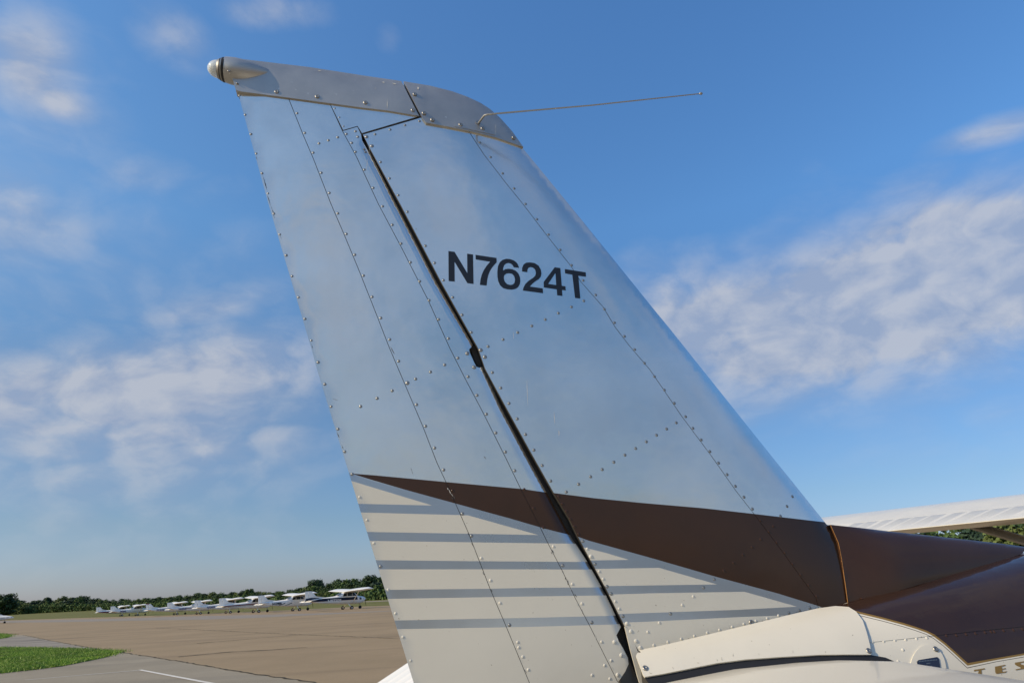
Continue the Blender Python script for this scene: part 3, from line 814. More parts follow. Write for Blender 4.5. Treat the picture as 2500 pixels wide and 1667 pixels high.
def skin(name, gf, poly, off, th, mats, parent, paints=(), step=(26, 26), mirror=False, smooth=True, nmax=.12, nmin=-.03, solid=False):
    """a sheet of metal that follows the body gf inside the outline poly; paints = [(polygon, material index)]"""
    lines = [(p[i], p[(i + 1) % len(p)]) for p, _ in paints for i in range(len(p))]
    bm = tess(poly, step[0], step[1], lines)
    bm.verts.ensure_lookup_table(); bm.verts.index_update()
    xy = np.array([(v.co.x, v.co.y) for v in bm.verts])
    P, nr = hit(gf, xy[:, 0], xy[:, 1], nmax, nmin)
    faces, mi = [], []
    for f in bm.faces:
        idx = [v.index for v in f.verts]
        c = f.calc_center_median()
        k = 0
        for pp, m_ in paints:
            if inside(pp, c.x, c.y): k = m_
        # orient towards +normal
        a = P[idx[0]]; nn = np.zeros(3)
        for i in range(1, len(idx) - 1): nn += np.cross(P[idx[i]] - a, P[idx[i + 1]] - a)
        if nn.dot(nr[idx[0]]) < 0: idx = idx[::-1]
        faces.append(tuple(idx)); mi.append(k)
    top = P + nr * off
    V = list(top); NR = list(nr)
    bnd = [(e.verts[0].index, e.verts[1].index, e.link_faces[0].index) for e in bm.edges if len(e.link_faces) == 1]
    ori = {}
    for fi, f in enumerate(faces):
        for i in range(len(f)): ori[(f[i], f[(i + 1) % len(f)])] = fi
    nv = len(V)
    if solid:      # mirrored far side closes the body
        far_ = []
        for p_ in top:
            n_ = p_ @ N + D
            far_.append(p_ - 2 * n_ * N)
        V += far_; NR += [n_ - 2 * (n_ @ N) * N for n_ in nr]
        k0 = len(faces)
        for i in range(k0):
            faces.append(tuple(j + nv for j in faces[i][::-1])); mi.append(mi[i] if not isinstance(solid, int) or solid is True else solid)
    for a, b, _ in bnd:
        if (a, b) not in ori: a, b = b, a
        w = len(V)
        if solid:
            q = [V[a], V[b], V[b + nv], V[a + nv]]
        else:
            q = [top[a], top[b], P[b] + nr[b] * (off - th), P[a] + nr[a] * (off - th)]
        wn = np.cross(q[3] - q[0], q[1] - q[0])
        ln = np.linalg.norm(wn)
        wn = wn / ln if ln > 1e-12 else nr[a]
        V += q; NR += [wn] * 4
        faces.append((w, w + 3, w + 2, w + 1)); mi.append(mi[ori[(a, b)]])
    bm.free()
    return mesh(name, V, faces, mats, parent, smooth, mi, NR if smooth else None)

def Z(x0, y0, s):
    return lambda pts: [(x0 + x / s, y0 + y / s) for x, y in pts]
Z1 = Z(500, 100, 3.92); Z2 = Z(950, 150, 2.94); Z3 = Z(600, 500, 3.92); Z4 = Z(1000, 500, 3.92); Z5 = Z(700, 850, 3.92)
ZF = Z(1200, 800, 3.357); Z7 = Z(800, 1130, 2.92); Z9 = Z(1300, 1200, 3.357); Z8 = Z(1900, 1160, 3.92); Z8b = Z(1900, 1400, 3.92); ZL = Z(2150, 1500, 6.72)
def sh(pts, dx): return [(x + dx, y) for x, y in pts]

air = empty('airplane', tuple(HW(2.5, 0, 0)))
label(air, 'close aluminium and brown tail of a high wing airplane marked N7624T', 'airplane')
ROOT_OFF['airplane'] = air.location[:]

TE = [(580.5, 226), (656, 500), (760, 850), (773.5, 900), (844.5, 1130), (881, 1250), (1010.6, 1667), (1027, 1720)]
SA = [(704, 240), (741, 332), (765, 388), (808.7, 500), (838.5, 569), (875.5, 658), (916, 760), (951, 850), (988, 937), (1031.6, 1039), (1067, 1130), (1091, 1181), (1142.5, 1297.8), (1197, 1438), (1238, 1534), (1293, 1667), (1314, 1720)]
SB = [(805, 253), (836.7, 322), (870, 383), (924.3, 500), (982.6, 609.7), (1046, 734.7), (1098, 850), (1133.7, 921), (1179.6, 1008), (1235.7, 1120), (1271, 1193), (1318, 1286), (1338.7, 1328), (1371.5, 1390.6), (1404, 1459), (1443, 1533.6), (1478.7, 1605), (1508.5, 1664.7), (1520, 1690)]
NS = [(881.5, 330)] + [(884, 345), (897, 369)] + [(903, 372)] + [(967, 500), (1065, 690), (1153, 840), (1150, 848), (1145, 853), (1146, 860), (1157, 885), (1163, 896), (1170, 898), (1181, 895), (1225, 1000), (1294, 1130), (1338, 1210), (1387, 1301), (1432, 1370), (1477, 1450), (1514.5, 1530), (1504, 1550), (1507, 1560), (1520, 1581), (1532, 1605), (1533.8, 1620), (1526, 1638), (1505.5, 1668), (1500, 1690)]
FT = [(886, 330), (905, 367), (977.5, 500), (1080, 695), (1166.8, 850), (1184, 900), (1230, 985), (1300, 1112), (1352, 1203.6), (1390.6, 1267), (1411.7, 1311.7), (1443, 1369.8), (1478.7, 1435.3), (1508.5, 1495), (1524.9, 1527.7), (1559, 1589)]
SC = [(1145.6, 324), (1181, 378), (1235.7, 449), (1278, 501), (1331.6, 571.4), (1395.4, 653), (1418, 689), (1472, 750), (1502, 800), (1535.7, 844), (1587, 904), (1664.7, 1017.5), (1736, 1112.8), (1797.5, 1200), (1842, 1256.6), (1913.6, 1352), (1991, 1459), (1996, 1478), (1998, 1486)]
LEL = [(1277, 363), (1431, 550.5), (1600, 760), (1633, 800), (1900, 1133.6), (1921.7, 1160), (2018, 1280)]

# paint areas on the rudder and the fin (photo pixels)
r_brown = Z7([(170, 75), (340, 88), (840, 135), (1400, 186), (1565, 212), (1700, 222), (1800, 530), (1720, 512), (1540, 465), (1300, 395), (910, 288), (560, 192), (330, 125)])
r_c = [Z7([(150, 122), (178, 130), (745, 302), (218, 290), (190, 288)]), Z7([(220, 350), (240, 352), (1000, 372), (1500, 512), (283, 490), (250, 490)]),
       [(880, 1319), (902.7, 1319.7), (1396, 1326.6), (1460, 1332), (1480, 1372), (1431, 1371), (1142, 1369), (917, 1366.6), (890, 1366)],
       [(900, 1388.5), (925, 1389), (1300, 1389), (1480, 1390), (1500, 1433), (1464, 1433), (1300, 1434), (1211, 1436), (943, 1439), (920, 1439.5)],
       [(920, 1461.5), (948, 1461), (1300, 1455), (1530, 1452), (1530, 1501.5), (1500, 1502), (1300, 1507), (964, 1513.6), (940, 1514)],
       [(940, 1535.4), (971, 1534.8), (1300, 1529), (1560, 1521.5), (1600, 1740), (980, 1740)]]
r_band = [(800, 1140), (859.4, 1156), (913, 1174), (991.8, 1195.8), (1111.6, 1228.6), (1245, 1265), (1327, 1289), (1389, 1305.5), (1440, 1300), (1540, 1530), (900, 1545)]
f_band = [(1385, 1290)] + Z9([(375, 370), (460, 400), (1000, 550), (1500, 695), (2000, 830), (2340, 935), (2300, 1100)]) + [(1500, 1560)]
R_P = [(r_band, 3), (r_brown, 1)] + [(p, 2) for p in r_c]
f_brown = [(1345, 1202.5)] + Z9([(195, 13), (500, 52), (900, 92), (1400, 135), (1800, 180), (2350, 245), (2420, 253)]) + [(2060, 1282), (2120, 1500), (2010, 1484)] + Z9([(2340, 935), (2000, 830), (1500, 695), (1000, 550), (460, 400), (375, 370)]) + [(1385, 1290)]
f_c = [Z9([(400, 440), (415, 455), (600, 500), (790, 557), (465, 562), (430, 562)]), Z9([(480, 632), (1035, 622), (1510, 758), (575, 772), (540, 772)]),
       Z9([(590, 842), (1000, 830), (1735, 818), (2165, 940), (1700, 965), (700, 1000), (660, 1002)]), Z9([(700, 1072), (1000, 1060), (1700, 1025), (2150, 1008), (2200, 1000), (2100, 1100), (800, 1420), (700, 1100)])]
F_P = [(f_band, 3), (f_brown, 1)] + [(p, 2) for p in f_c]
PM = [ALU, BROWN, CREAM, BAND]

# rudder: dark inner structure, then the skins
rud = skin('rudder', g_rud, TE + [(1300, 1722), (1500, 1715)] + NS[::-1] + [(1019, 288), (1021, 284), (946, 271), (883, 264), (805, 254), (704, 241), (640, 233)], 0, 0, [GRIME_SHADE, ALU], air, step=(30, 40), solid=1)
skin('skin_panel', g_rud, TE + sh(SA, -.8)[::-1] + [(640, 232)], .0012, .0012, PM, rud, R_P, (26, 34))
skin('skin_panel', g_rud, sh(SA, .8) + [(1500, 1712)] + sh(SB, -.8)[::-1] + [(740, 245)], .0012, .0012, PM, rud, R_P, (26, 34))
skin('skin_panel', g_rud, sh(SB, .8)[1:] + [(1500, 1688)] + NS[::-1][1:] + [(872.5, 311), (838, 321)], .0012, .0012, PM, rud, R_P, (7, 16))
skin('skin_panel', g_rud, [(806, 254), (883, 264), (946, 271), (1020, 284), (1017, 287), (884, 326.5), (873, 309), (838, 319)], .0016, .0016, PM, rud, R_P, (26, 26))
# vertical fin
fin = skin('vertical_fin', g_fin, FT + [(1700, 1557), (1833, 1526), (1998, 1488), (2066, 1473), (2060, 1400), (2045, 1325)] + LEL[::-1] + [(1210, 338), (1150, 323), (1038, 302), (1028, 290)], 0, 0, [GRIME_SHADE, ALU], air, step=(30, 40), solid=1)
skin('skin_panel', g_fin, sh(FT, .3) + [(1657, 1565.5), (1833, 1524.5), (1931, 1501), (1997, 1485.5)] + sh(SC, -.7)[::-1][1:] + [(1038, 300), (1030, 288)], .0012, .0012, PM, fin, F_P, (26, 34))
skin('skin_panel', g_fin, sh(SC, .7) + [(2015, 1483), (2066, 1472), (2056, 1400), (2042, 1325), (2024, 1284)] + sh(LEL, -1.2)[::-1] + [(1210, 337)], .0012, .0012, PM, fin, F_P, (9, 26))
# added dark filler that keeps light out of the hinge gap
spar = [(u_ + .012, z_) for u_, z_ in NOSE]
mb = MB()
rings = []
for u_, z_ in NOSE[1:]:
    rings.append([HW(u_ - .012, .009, z_), HW(u_ + .026, .009, z_), HW(u_ + .026, -.009, z_), HW(u_ - .012, -.009, z_)])
mb.loft(rings)
mb.build('hinge_gap_filler', GRIME_SHADE, fin)
# lit flange along the trailing edge of the fin skin
fl_p, fl_n = hit(g_fin, [p[0] for p in FT], [p[1] for p in FT])
# top caps
seam_c = [(1027, 289), (984, 201.5)]
rcap = skin('rudder_cap', g_cap, [(576, 222), (589, 225.5), (704, 240.5), (805, 254), (883, 264.5), (946, 272), (1023, 285), (979.5, 200.6), (882.7, 186.4), (755, 166.5), (560, 143.4), (562, 180), (572, 205)], .0022, 0, [CAPM, CAPM], rud, step=(14, 8), solid=True)
fcap = skin('fin_cap', g_cap, [(1040, 302), (1095, 312), (1150, 323), (1210, 338), (1276, 361), (1249, 323.8), (1222, 293.4), (1195, 269.4), (1171, 254), (1137, 238.4), (1103, 226.4), (1052, 213.4), (985.5, 202.2), (1031, 291)], .0034, 0, [CAPM, CAPM], fin, step=(14, 8), solid=True)
# tail light fairing, gasket, ring and clear dome
cu_, cz_ = locn(551, 171); tu_, tz_ = locn(679, 181)
rr = []
cone_px = [(551, 171, 27.5), (562, 173.3, 29), (575, 175.6, 29.8), (590, 177.4, 28.5), (608, 178.8, 25.5), (628, 179.8, 20), (648, 180.5, 13), (665, 181, 6.5), (680, 181.3, 1)]
for x_, y_, r_px in cone_px:
    u_, z_ = locn(x_, y_)
    rad = r_px * .00111
    rr.append([HW(u_, math.cos(a) * rad * .92, z_ + math.sin(a) * rad) for a in [2 * PI * k / 28 for k in range(28)]])
cone = MB().loft(rr).build('light_fairing', CAPM, rud, True)
ax_u, ax_z = -.995, .02
def disc(name, u0, u1, r0, r1, m, nseg=28):
    A_ = HW(cu_ + ax_u * u0, 0, cz_ + ax_z * u0 - .001); B_ = HW(cu_ + ax_u * u1, 0, cz_ + ax_z * u1 - .001)
    return MB().tube([A_, B_], [r0, r1], nseg).build(name, m, rud, True)
disc('light_gasket', -.001, .005, .0285, .0285, BLACK)
disc('light_ring', .005, .0085, .0275, .0270, STEEL)
disc('light_ring', .0085, .011, .0255, .0255, BLACK)
disc('light_ring', .011, .0165, .0250, .0225, STEEL)
dr = []
for i in range(12):
    f = i / 11; a = f * PI / 2
    u_ = .015 + .026 * math.sin(a); rad = .0215 * max(math.cos(a), .02)
    c_ = HW(cu_ + ax_u * u_, 0, cz_ + ax_z * u_ - .001)
    dr.append([c_ + N * math.cos(b) * rad + np.array([0, 0, 1.]) * math.sin(b) * rad for b in [2 * PI * k / 24 for k in range(24)]])
MB().loft(dr).build('light_dome', GLASS, rud, True)
bl_ = HW(cu_ - .02, 0, cz_ - .001)
MB().tube([HW(cu_ - .012, 0, cz_), HW(cu_ - .026, 0, cz_), HW(cu_ - .032, 0, cz_)], [.009, .009, .004], 12).build('bulb', PWHITE, rud, True)
# whisker antenna on the fin cap
b0, _n = hit(g_cap, [1166], [303]); b0 = b0[0]
k1 = locn(1184, 280.5, .075); tipn = locn(1711, 229, .22)
P1 = HW(k1[0], .075, k1[1]); P2 = HW(tipn[0], .22, tipn[1])
e_ = (P2 - P1) / np.linalg.norm(P2 - P1)
ant = MB().tube([b0 - N * .003, b0 + (P1 - b0) * .93, P1 + e_ * .006, P1 + e_ * .03, P1 + (P2 - P1) * .5 + np.array([0, 0, -.003]), P2], [.0028, .0026, .0024, .0021, .0017, .0013], 8).build('antenna', ROD, fin, True)
MB().tube([P2 - e_ * .004, P2 - e_ * .002, P2 + e_ * .002, P2 + e_ * .004], [.0015, .0032, .0032, .0015], 10).build('antenna_tip', ROD, fin, True)
MB().tube([b0 - N * .003, b0 + N * .006], [.0075, .0055], 10).build('antenna_base', STEEL, fin, True)
skin('antenna_plate', g_cap, [(1109, 312), (1111, 302), (1122, 300), (1180, 309), (1205, 322), (1207, 333), (1150, 320)], .0046, .0012, [CAPM], fin, step=(12, 8))

# registration letters, traced and laid on the skin
letters = {'N': ([(371, 446), (430, 454), (552, 657), (550, 471), (607, 479), (612, 760), (553, 752), (430, 548), (432, 737), (373, 732)],),
 '7': ([(630, 482), (831, 512), (833, 553), (810, 578), (788, 605), (770, 635), (755, 670), (744, 715), (737, 775), (672, 768), (678, 715), (690, 670), (708, 630), (735, 588), (770, 547), (632, 525)],),
 '6': ([(1046, 606), (1037, 577), (1020, 553), (995, 535), (960, 523), (925, 520), (890, 530), (862, 553), (845, 590), (839, 640), (840, 690), (848, 735), (865, 772), (893, 798), (930, 810), (975, 814), (1010, 808), (1037, 792), (1053, 765), (1059, 735), (1055, 695), (1040, 660), (1015, 635), (980, 619), (945, 615), (915, 619), (894, 632), (896, 605), (906, 580), (922, 565), (945, 559), (968, 565), (985, 579), (996, 600)], [(952, 657), (980, 663), (1000, 685), (1008, 718), (1003, 748), (987, 766), (960, 770), (932, 762), (910, 738), (901, 705), (905, 678), (925, 661)]),
 '2': ([(1075, 640), (1076, 605), (1088, 577), (1112, 558), (1150, 554), (1195, 561), (1232, 585), (1254, 622), (1261, 662), (1254, 692), (1235, 714), (1205, 733), (1175, 757), (1150, 785), (1273, 803), (1276, 848), (1082, 822), (1090, 790), (1108, 758), (1140, 728), (1180, 702), (1202, 680), (1208, 652), (1200, 622), (1180, 603), (1155, 598), (1136, 607), (1127, 624), (1126, 647)],),
 '4': ([(1387, 601), (1441, 609), (1455, 778), (1490, 783), (1493, 822), (1457, 817), (1461, 874), (1411, 868), (1407, 811), (1283, 793), (1282, 740)], [(1395, 655), (1402, 771), (1325, 760)]),
 'T': ([(1484, 618), (1684, 650), (1686, 691), (1613, 681), (1632, 899), (1582, 893), (1556, 671), (1487, 658)],)}
def decal(name, gf, loops, off, m, parent, step=12, **kw):
    cu = bpy.data.curves.new('tmp', 'CURVE'); cu.dimensions = '2D'; cu.fill_mode = 'BOTH'
    for L_ in loops:
        sp = cu.splines.new('POLY'); sp.points.add(len(L_) - 1)
        for i, (x, y) in enumerate(L_): sp.points[i].co = (x / 100, y / 100, 0, 1)
        sp.use_cyclic_u = True
    o = bpy.data.objects.new('tmp', cu); C.objects.link(o)
    dg = bpy.context.evaluated_depsgraph_get()
    me = bpy.data.meshes.new_from_object(o.evaluated_get(dg)); bpy.data.objects.remove(o)
    bm = bmesh.new(); bm.from_mesh(me)
    for v in bm.verts: v.co *= 100; v.co.z = 0
    xs = [v.co.x for v in bm.verts]; ys = [v.co.y for v in bm.verts]
    for ax, lo_, hi in ((0, min(xs), max(xs)), (1, min(ys), max(ys))):
        c = lo_ + step
        while c < hi:
            co = [0, 0, 0]; co[ax] = c; no = [0, 0, 0]; no[ax] = 1
            bmesh.ops.bisect_plane(bm, geom=bm.verts[:] + bm.edges[:] + bm.faces[:], plane_co=co, plane_no=no); c += step
    bm.verts.index_update()
    P, nr = hit(gf, [v.co.x for v in bm.verts], [v.co.y for v in bm.verts], **kw)
    ff = []
    for f in bm.faces:
        idx = [v.index for v in f.verts]
        nn = np.cross(P[idx[1]] - P[idx[0]], P[idx[2]] - P[idx[0]])
        if nn.dot(nr[idx[0]]) < 0: idx = idx[::-1]
        ff.append(tuple(idx))
    bm.free()
    return mesh(name, P + nr * off, ff, m, parent, True, None, nr)
for ch, loops in letters.items():
    decal('registration_letter', g_fin, [Z4(L_) for L_ in loops], .0017, VINYL, fin)

# rivets and screws
RING = mat('rivet_dirt', (.17, .17, .165), .6)
RIV = mat('rivet_aluminium', (.31, .32, .32), .5, 1.)
def dome_mesh(name, r, h, m, n=10):
    vv = [(0, 0, h)]; ff = []
    for j, (fr, fh) in enumerate(((.45, .88), (.8, .5), (1., 0.))):
        vv += [(r * fr * math.cos(2 * PI * k / n), r * fr * math.sin(2 * PI * k / n), h * fh) for k in range(n)]
    ff += [(0, 1 + k, 1 + (k + 1) % n) for k in range(n)]
    for j in range(2):
        ff += [(1 + j * n + k, 1 + (j + 1) * n + k, 1 + (j + 1) * n + (k + 1) % n, 1 + j * n + (k + 1) % n) for k in range(n)]
    nf = len(ff)
    if m is RIV:      # ring of dirt round the head
        b_ = len(vv)
        vv += [(r * 1.16 * math.cos(2 * PI * k / n), r * 1.16 * math.sin(2 * PI * k / n), .00018) for k in range(n)] + [(r * .95 * math.cos(2 * PI * k / n), r * .95 * math.sin(2 * PI * k / n), .0002) for k in range(n)]
        ff += [(b_ + k, b_ + (k + 1) % n, b_ + n + (k + 1) % n, b_ + n + k) for k in range(n)]
    me = bpy.data.meshes.new(name); me.from_pydata(vv, [], ff); me.materials.append(m); me.materials.append(RING)
    me.polygons.foreach_set('use_smooth', [True] * len(ff))
    me.polygons.foreach_set('material_index', [0] * nf + [1] * (len(ff) - nf))
    return me
RM = {k: dome_mesh('rivet', .0030, .0011, m) for k, m in enumerate((RIV, BROWN, CREAM, RIV))}
RB = {k: dome_mesh('rivet', .0040, .0015, m) for k, m in enumerate((RIV, BROWN, CREAM, RIV))}
def screw_mesh():
    mb = MB(); n = 12; r, h = .0052, .0024
    ring_ = lambda rr_, z: [(rr_ * math.cos(2 * PI * k / n), rr_ * math.sin(2 * PI * k / n), z) for k in range(n)]
    mb.loft([ring_(r, -.001), ring_(r, .0012), ring_(r * .8, h * .85), ring_(r * .45, h), ring_(r * .3, h * .45)])
    me = bpy.data.meshes.new('screw'); me.from_pydata(mb.v, [], mb.f); me.materials.append(STEEL)
    me.polygons.foreach_set('use_smooth', [True] * len(mb.f))
    return me
SCREW = screw_mesh()
seen = []
cnt = 0
def rivets(pts, gf, parent, paints, off, big=False, screw=False, **kw):
    global cnt
    pts = [p for p in pts if all((p[0] - q[0]) ** 2 + (p[1] - q[1]) ** 2 > 20 for q in seen)]
    if not pts: return
    seen.extend(pts)
    P, nr = hit(gf, [p[0] for p in pts], [p[1] for p in pts], **kw)
    for p, co, n_ in zip(pts, P, nr):
        k = 0
        for pp, m_ in paints:
            if inside(pp, *p): k = m_
        me = SCREW if screw else (RB if big else RM)[k]
        o = bpy.data.objects.new('screw' if screw else 'rivet', me); C.objects.link(o)
        o.parent = parent
        nv_ = Vector(n_)
        # the parent sits at the world origin, so world coordinates serve as local ones
        o.matrix_local = Matrix.Translation(Vector(co) + nv_ * off) @ nv_.to_track_quat('Z', 'Y').to_matrix().to_4x4()
        cnt += 1
R_ = lambda pts, **k: rivets(pts, g_rud, rud, R_P, .0011, **k)
F_ = lambda pts, **k: rivets(pts, g_fin, fin, F_P, .0011, **k)
R_(Z1([(335, 527), (390, 712), (443, 897), (495, 1082), (550, 1270), (607, 1463)]))
R_(Z3([(272, 88), (328, 287), (388, 487), (446, 685), (508, 888), (568, 1092), (630, 1300), (694, 1508)]))
R_(Z5([(367, 345), (428, 559), (492, 772), (558, 988), (627, 1204)]))
R_(Z7([(228, 243), (281, 406), (330, 571), (378, 736), (431, 902), (484, 1070), (537, 1239), (592, 1406)]))
R_(Z1([(884, 697), (958, 885), (1038, 1074), (1115, 1266), (1192, 1458)]))
R_(Z3([(882, 85), (963, 282), (1044, 481), (1127, 680), (1210, 883), (1293, 1085), (1378, 1290), (1464, 1497)]))
R_(Z5([(1243, 540), (1329, 746), (1416, 954), (1502, 1163), (1588, 1362)]))
R_(Z5([(1155, 334)]), big=True)
R_(Z7([(960, 361), (1026, 519), (1094, 677), (1160, 835), (1228, 996), (1296, 1153), (1361, 1312), (1429, 1471)]))
R_(Z5([(708, 558), (866, 480), (1010, 407), (1234, 295), (1376, 228), (1512, 160)]))
R_(Z1([(1245, 652), (1290, 737), (1330, 822), (1356, 895), (1407, 980), (1443, 1066), (1528, 1236), (1612, 1410)]))
R_(Z3([(1310, 18), (1403, 195), (1487, 374), (1576, 553), (1665, 734), (1755, 916), (1846, 1098), (1940, 1281), (2030, 1467)]))
R_(Z5([(1736, 273), (1821, 451), (1911, 631), (2001, 810), (2092, 992), (2182, 1171), (2273, 1350)]))
R_(Z9([(8, 135), (90, 293), (170, 448), (248, 603), (325, 755), (404, 915), (485, 1069), (565, 1228), (643, 1380), (633, 1530), (487, 1500), (590, 1420), (-122, 1230), (-80, 1350)]))
R_(Z9([(670, 1230), (727, 1338), (697, 1498)]), big=True)
R_(Z1([(1094, 985), (1184, 956), (1273, 926), (1443, 870), (1465, 922), (1480, 947), (1525, 1043), (1537, 1068)]))
R_(Z3([(2120, 1423), (2185, 1555)]), big=True)
F_(Z1([(1548, 922), (1600, 1010)]), big=True)
F_(Z1([(1682, 1163), (1768, 1320), (1851, 1480), (1630, 898), (1773, 853), (1916, 811), (2055, 772)]))
F_([(994.6, 517.9)])
F_(Z4([(152, 396), (239, 559), (324, 724), (413, 888), (502, 1055), (590, 1222)]))
F_(Z4([(680, 1392), (720, 1457)]), big=True)
F_(Z5([(1968, 233), (2048, 381), (2127, 528), (2205, 676), (2285, 825)]))
F_(ZF([(347, 1002), (414, 1128), (484, 1255), (550, 1383), (580, 1443), (612, 1503), (644, 1565)]))
F_(Z9([(308, 222), (343, 285), (376, 345), (412, 405), (447, 468), (512, 591), (545, 652), (578, 714), (610, 776), (643, 835), (676, 897), (709, 958), (740, 1018)]))
F_(Z9([(477, 530), (773, 1079), (805, 1142), (847, 1221), (882, 1276)]), big=True)
F_(Z4([(751, 1357), (894, 1290), (1034, 1223), (1169, 1161), (1298, 1099), (1423, 1038), (1548, 979), (1666, 921)]))
F_(ZF([(612, 1345), (713, 1281), (811, 1220), (906, 1161), (1001, 1101), (1092, 1043), (1180, 989), (1268, 934), (1351, 880), (1434, 829), (1513, 779)]))
F_(Z2([(650, 585), (728, 690), (815, 807), (897, 915), (979, 1026), (1060, 1135)]))
F_(Z4([(1216, 141), (1329, 288), (1440, 434), (1549, 581), (1660, 726), (1780, 865), (1863, 1001), (1960, 1130), (2055, 1260), (2153, 1386), (2247, 1517)]))
F_(ZF([(1334, 401), (1415, 511), (1497, 619), (1589, 729), (1649, 824), (1717, 919), (1788, 1014), (1859, 1108), (1929, 1203), (1997, 1298), (2067, 1387), (2136, 1484)]))
F_(Z9([(1866, 235), (1935, 328), (2001, 415), (2066, 500), (2131, 592), (2196, 682), (2262, 765), (2325, 857), (2128, 40), (2084, 120), (2030, 200), (1972, 282)]))
F_(Z9([(1868, 388), (1798, 453), (1722, 516), (1645, 582), (1566, 648), (1487, 716), (1400, 784), (1315, 857), (1225, 927), (1130, 998), (1037, 1072), (943, 1147)]))
F_(Z9([(993, 1255), (1108, 1230), (1217, 1205), (1325, 1181), (1430, 1155), (1531, 1131), (1634, 1107), (1730, 1083), (1828, 1058), (1921, 1037), (2013, 1014), (2099, 992), (2185, 970), (2270, 950)]))
F_(Z9([(1790, 1070)]), screw=True)
rivets(Z1([(690, 495), (1078, 541), (1538, 599), (1993, 670)]), g_cap, rud, [], .0022, screw=True)
rivets(Z1([(2010, 525), (2098, 704), (2178, 767)]) + Z2([(512, 464), (670, 491), (890, 557)]), g_cap, fin, [], .0044, screw=True)
cs = [(559, 174.5), (559, 147.5), (580, 205.5)]
for a_, m_ in zip(cs, (.85, .45, .35)):
    un = locn(a_[0], a_[1], .0295 * m_)
    o = bpy.data.objects.new('screw', SCREW); C.objects.link(o); o.parent = rud
    o.matrix_local = Matrix.Translation(Vector(HW(un[0], .0295 * m_ + .001, un[1]))) @ Vector(N * m_ + np.array([0, 0, (1 - m_)])).to_track_quat('Z', 'Y').to_matrix().to_4x4()
    o.scale = (.6, .6, .6)

# scuffs, hairline cracks and drips seen on the metal
SCUFF = mat('scuffed_dirt', (.09, .085, .08), .6)
CHALK = mat('chalky_scratch', (.62, .60, .55), .6)
rs = random.Random(9)
def sliver(x, y, L_, w, ang):
    a = math.radians(ang); dx, dy = math.cos(a), math.sin(a)
    up_s, dn_s = [], []
    for i in range(6):
        t = i / 5; ww = w * (.25 + rs.random()) * (math.sin(PI * (t * .9 + .05)))
        cx, cy = x + dx * L_ * t, y + dy * L_ * t + rs.uniform(-.3, .3)
        up_s.append((cx - dy * ww, cy + dx * ww)); dn_s.append((cx + dy * ww, cy - dx * ww))
    return up_s + dn_s[::-1]
for x, y, L_, w, a in ((641, 428, 40, 1.2, 73), (644, 436, 30, .9, 74), (653, 478, 26, 1.3, 72), (662, 505, 22, .9, 70), (667, 520, 14, .8, 76), (684, 575, 10, .7, 70), (760, 838, 14, .8, 75), (823, 1056, 14, 1., 68), (834, 1085, 12, .8, 70), (953, 846, 22, 1.0, 62), (1003, 1142, 16, .9, 72), (1181, 1113, 9, .9, 55), (583, 236, 8, 1.1, 70), (625, 382, 10, .8, 72), (1183, 1100, 2, .8, 40), (812, 973, 14, .8, 20)):
    decal('scuff', g_rud, [sliver(x, y, L_, w, a)], .0015, SCUFF, rud, 30)
for x, y, L_, w, a in ((1015, 559.5, 2.4, 1.1, 0), (1318, 672, 4, .5, 30), (1240, 930, 3, .6, 80), (1474, 1010, 3, .7, 10), (1700, 1190, 3, .5, 0)):
    decal('scuff', g_fin, [sliver(x, y, L_, w, a)], .0015, SCUFF, fin, 30)
for x, y, L_, w, a in ((1286, 930, 60, .5, 88), (1352, 1005, 30, .7, 86), (1364, 1050, 14, .9, 88), (1253, 810, 18, .5, 88), (903, 330, 40, .6, 92)):
    decal('scratch', g_fin, [sliver(x, y, L_, w, a)], .0015, CHALK, fin, 30)
decal('scratch', g_rud, [sliver(899, 378, 42, .7, 97)], .0015, CHALK, rud, 30)
for x, y, L_, w, a in ((946, 244, 25, .9, 91), (776, 175, 9, .8, 8), (933, 203, 6, 1.5, 10), (958, 206, 10, .9, 12), (915, 218, 4, .6, 0)):
    decal('scratch', g_cap, [sliver(x, y, L_, w, a)], .0027, CHALK, rud, 30)
for x, y, L_, w, a in ((1209, 306, 27, .9, 92), (1020, 216, 6, 2.6, 80), (1246, 326, 4, 1., 60)):
    decal('scratch', g_cap, [sliver(x, y, L_, w, a)], .0039, CHALK, fin, 30)

pc_ = random.Random(4)
for a_, b_, n_ in (((1330, 1312), (1500, 1650), 16), ((1093, 1186), (1290, 1660), 12)):
    S_ = SB if a_[0] == 1330 else SA
    for k in range(n_):
        y_ = pc_.uniform(a_[1], b_[1]); x_ = float(np.interp(y_, [p[1] for p in S_], [p[0] for p in S_])) + pc_.uniform(-3.5, 3.5)
        decal('paint_chip', g_rud, [sliver(x_, y_, pc_.uniform(4, 13), pc_.uniform(.5, 1.1), pc_.uniform(50, 85))], .0015, SCUFF if k % 3 else CHALK, rud, 30)
for k in range(14):
    x_ = pc_.uniform(1590, 1990)
    decal('paint_chip', g_fin, [sliver(x_, 1590 - (x_ - 1559) * .2345 - pc_.uniform(3, 9), pc_.uniform(2, 7), .5, pc_.uniform(-30, 30))], .0015, SCUFF, fin, 30)

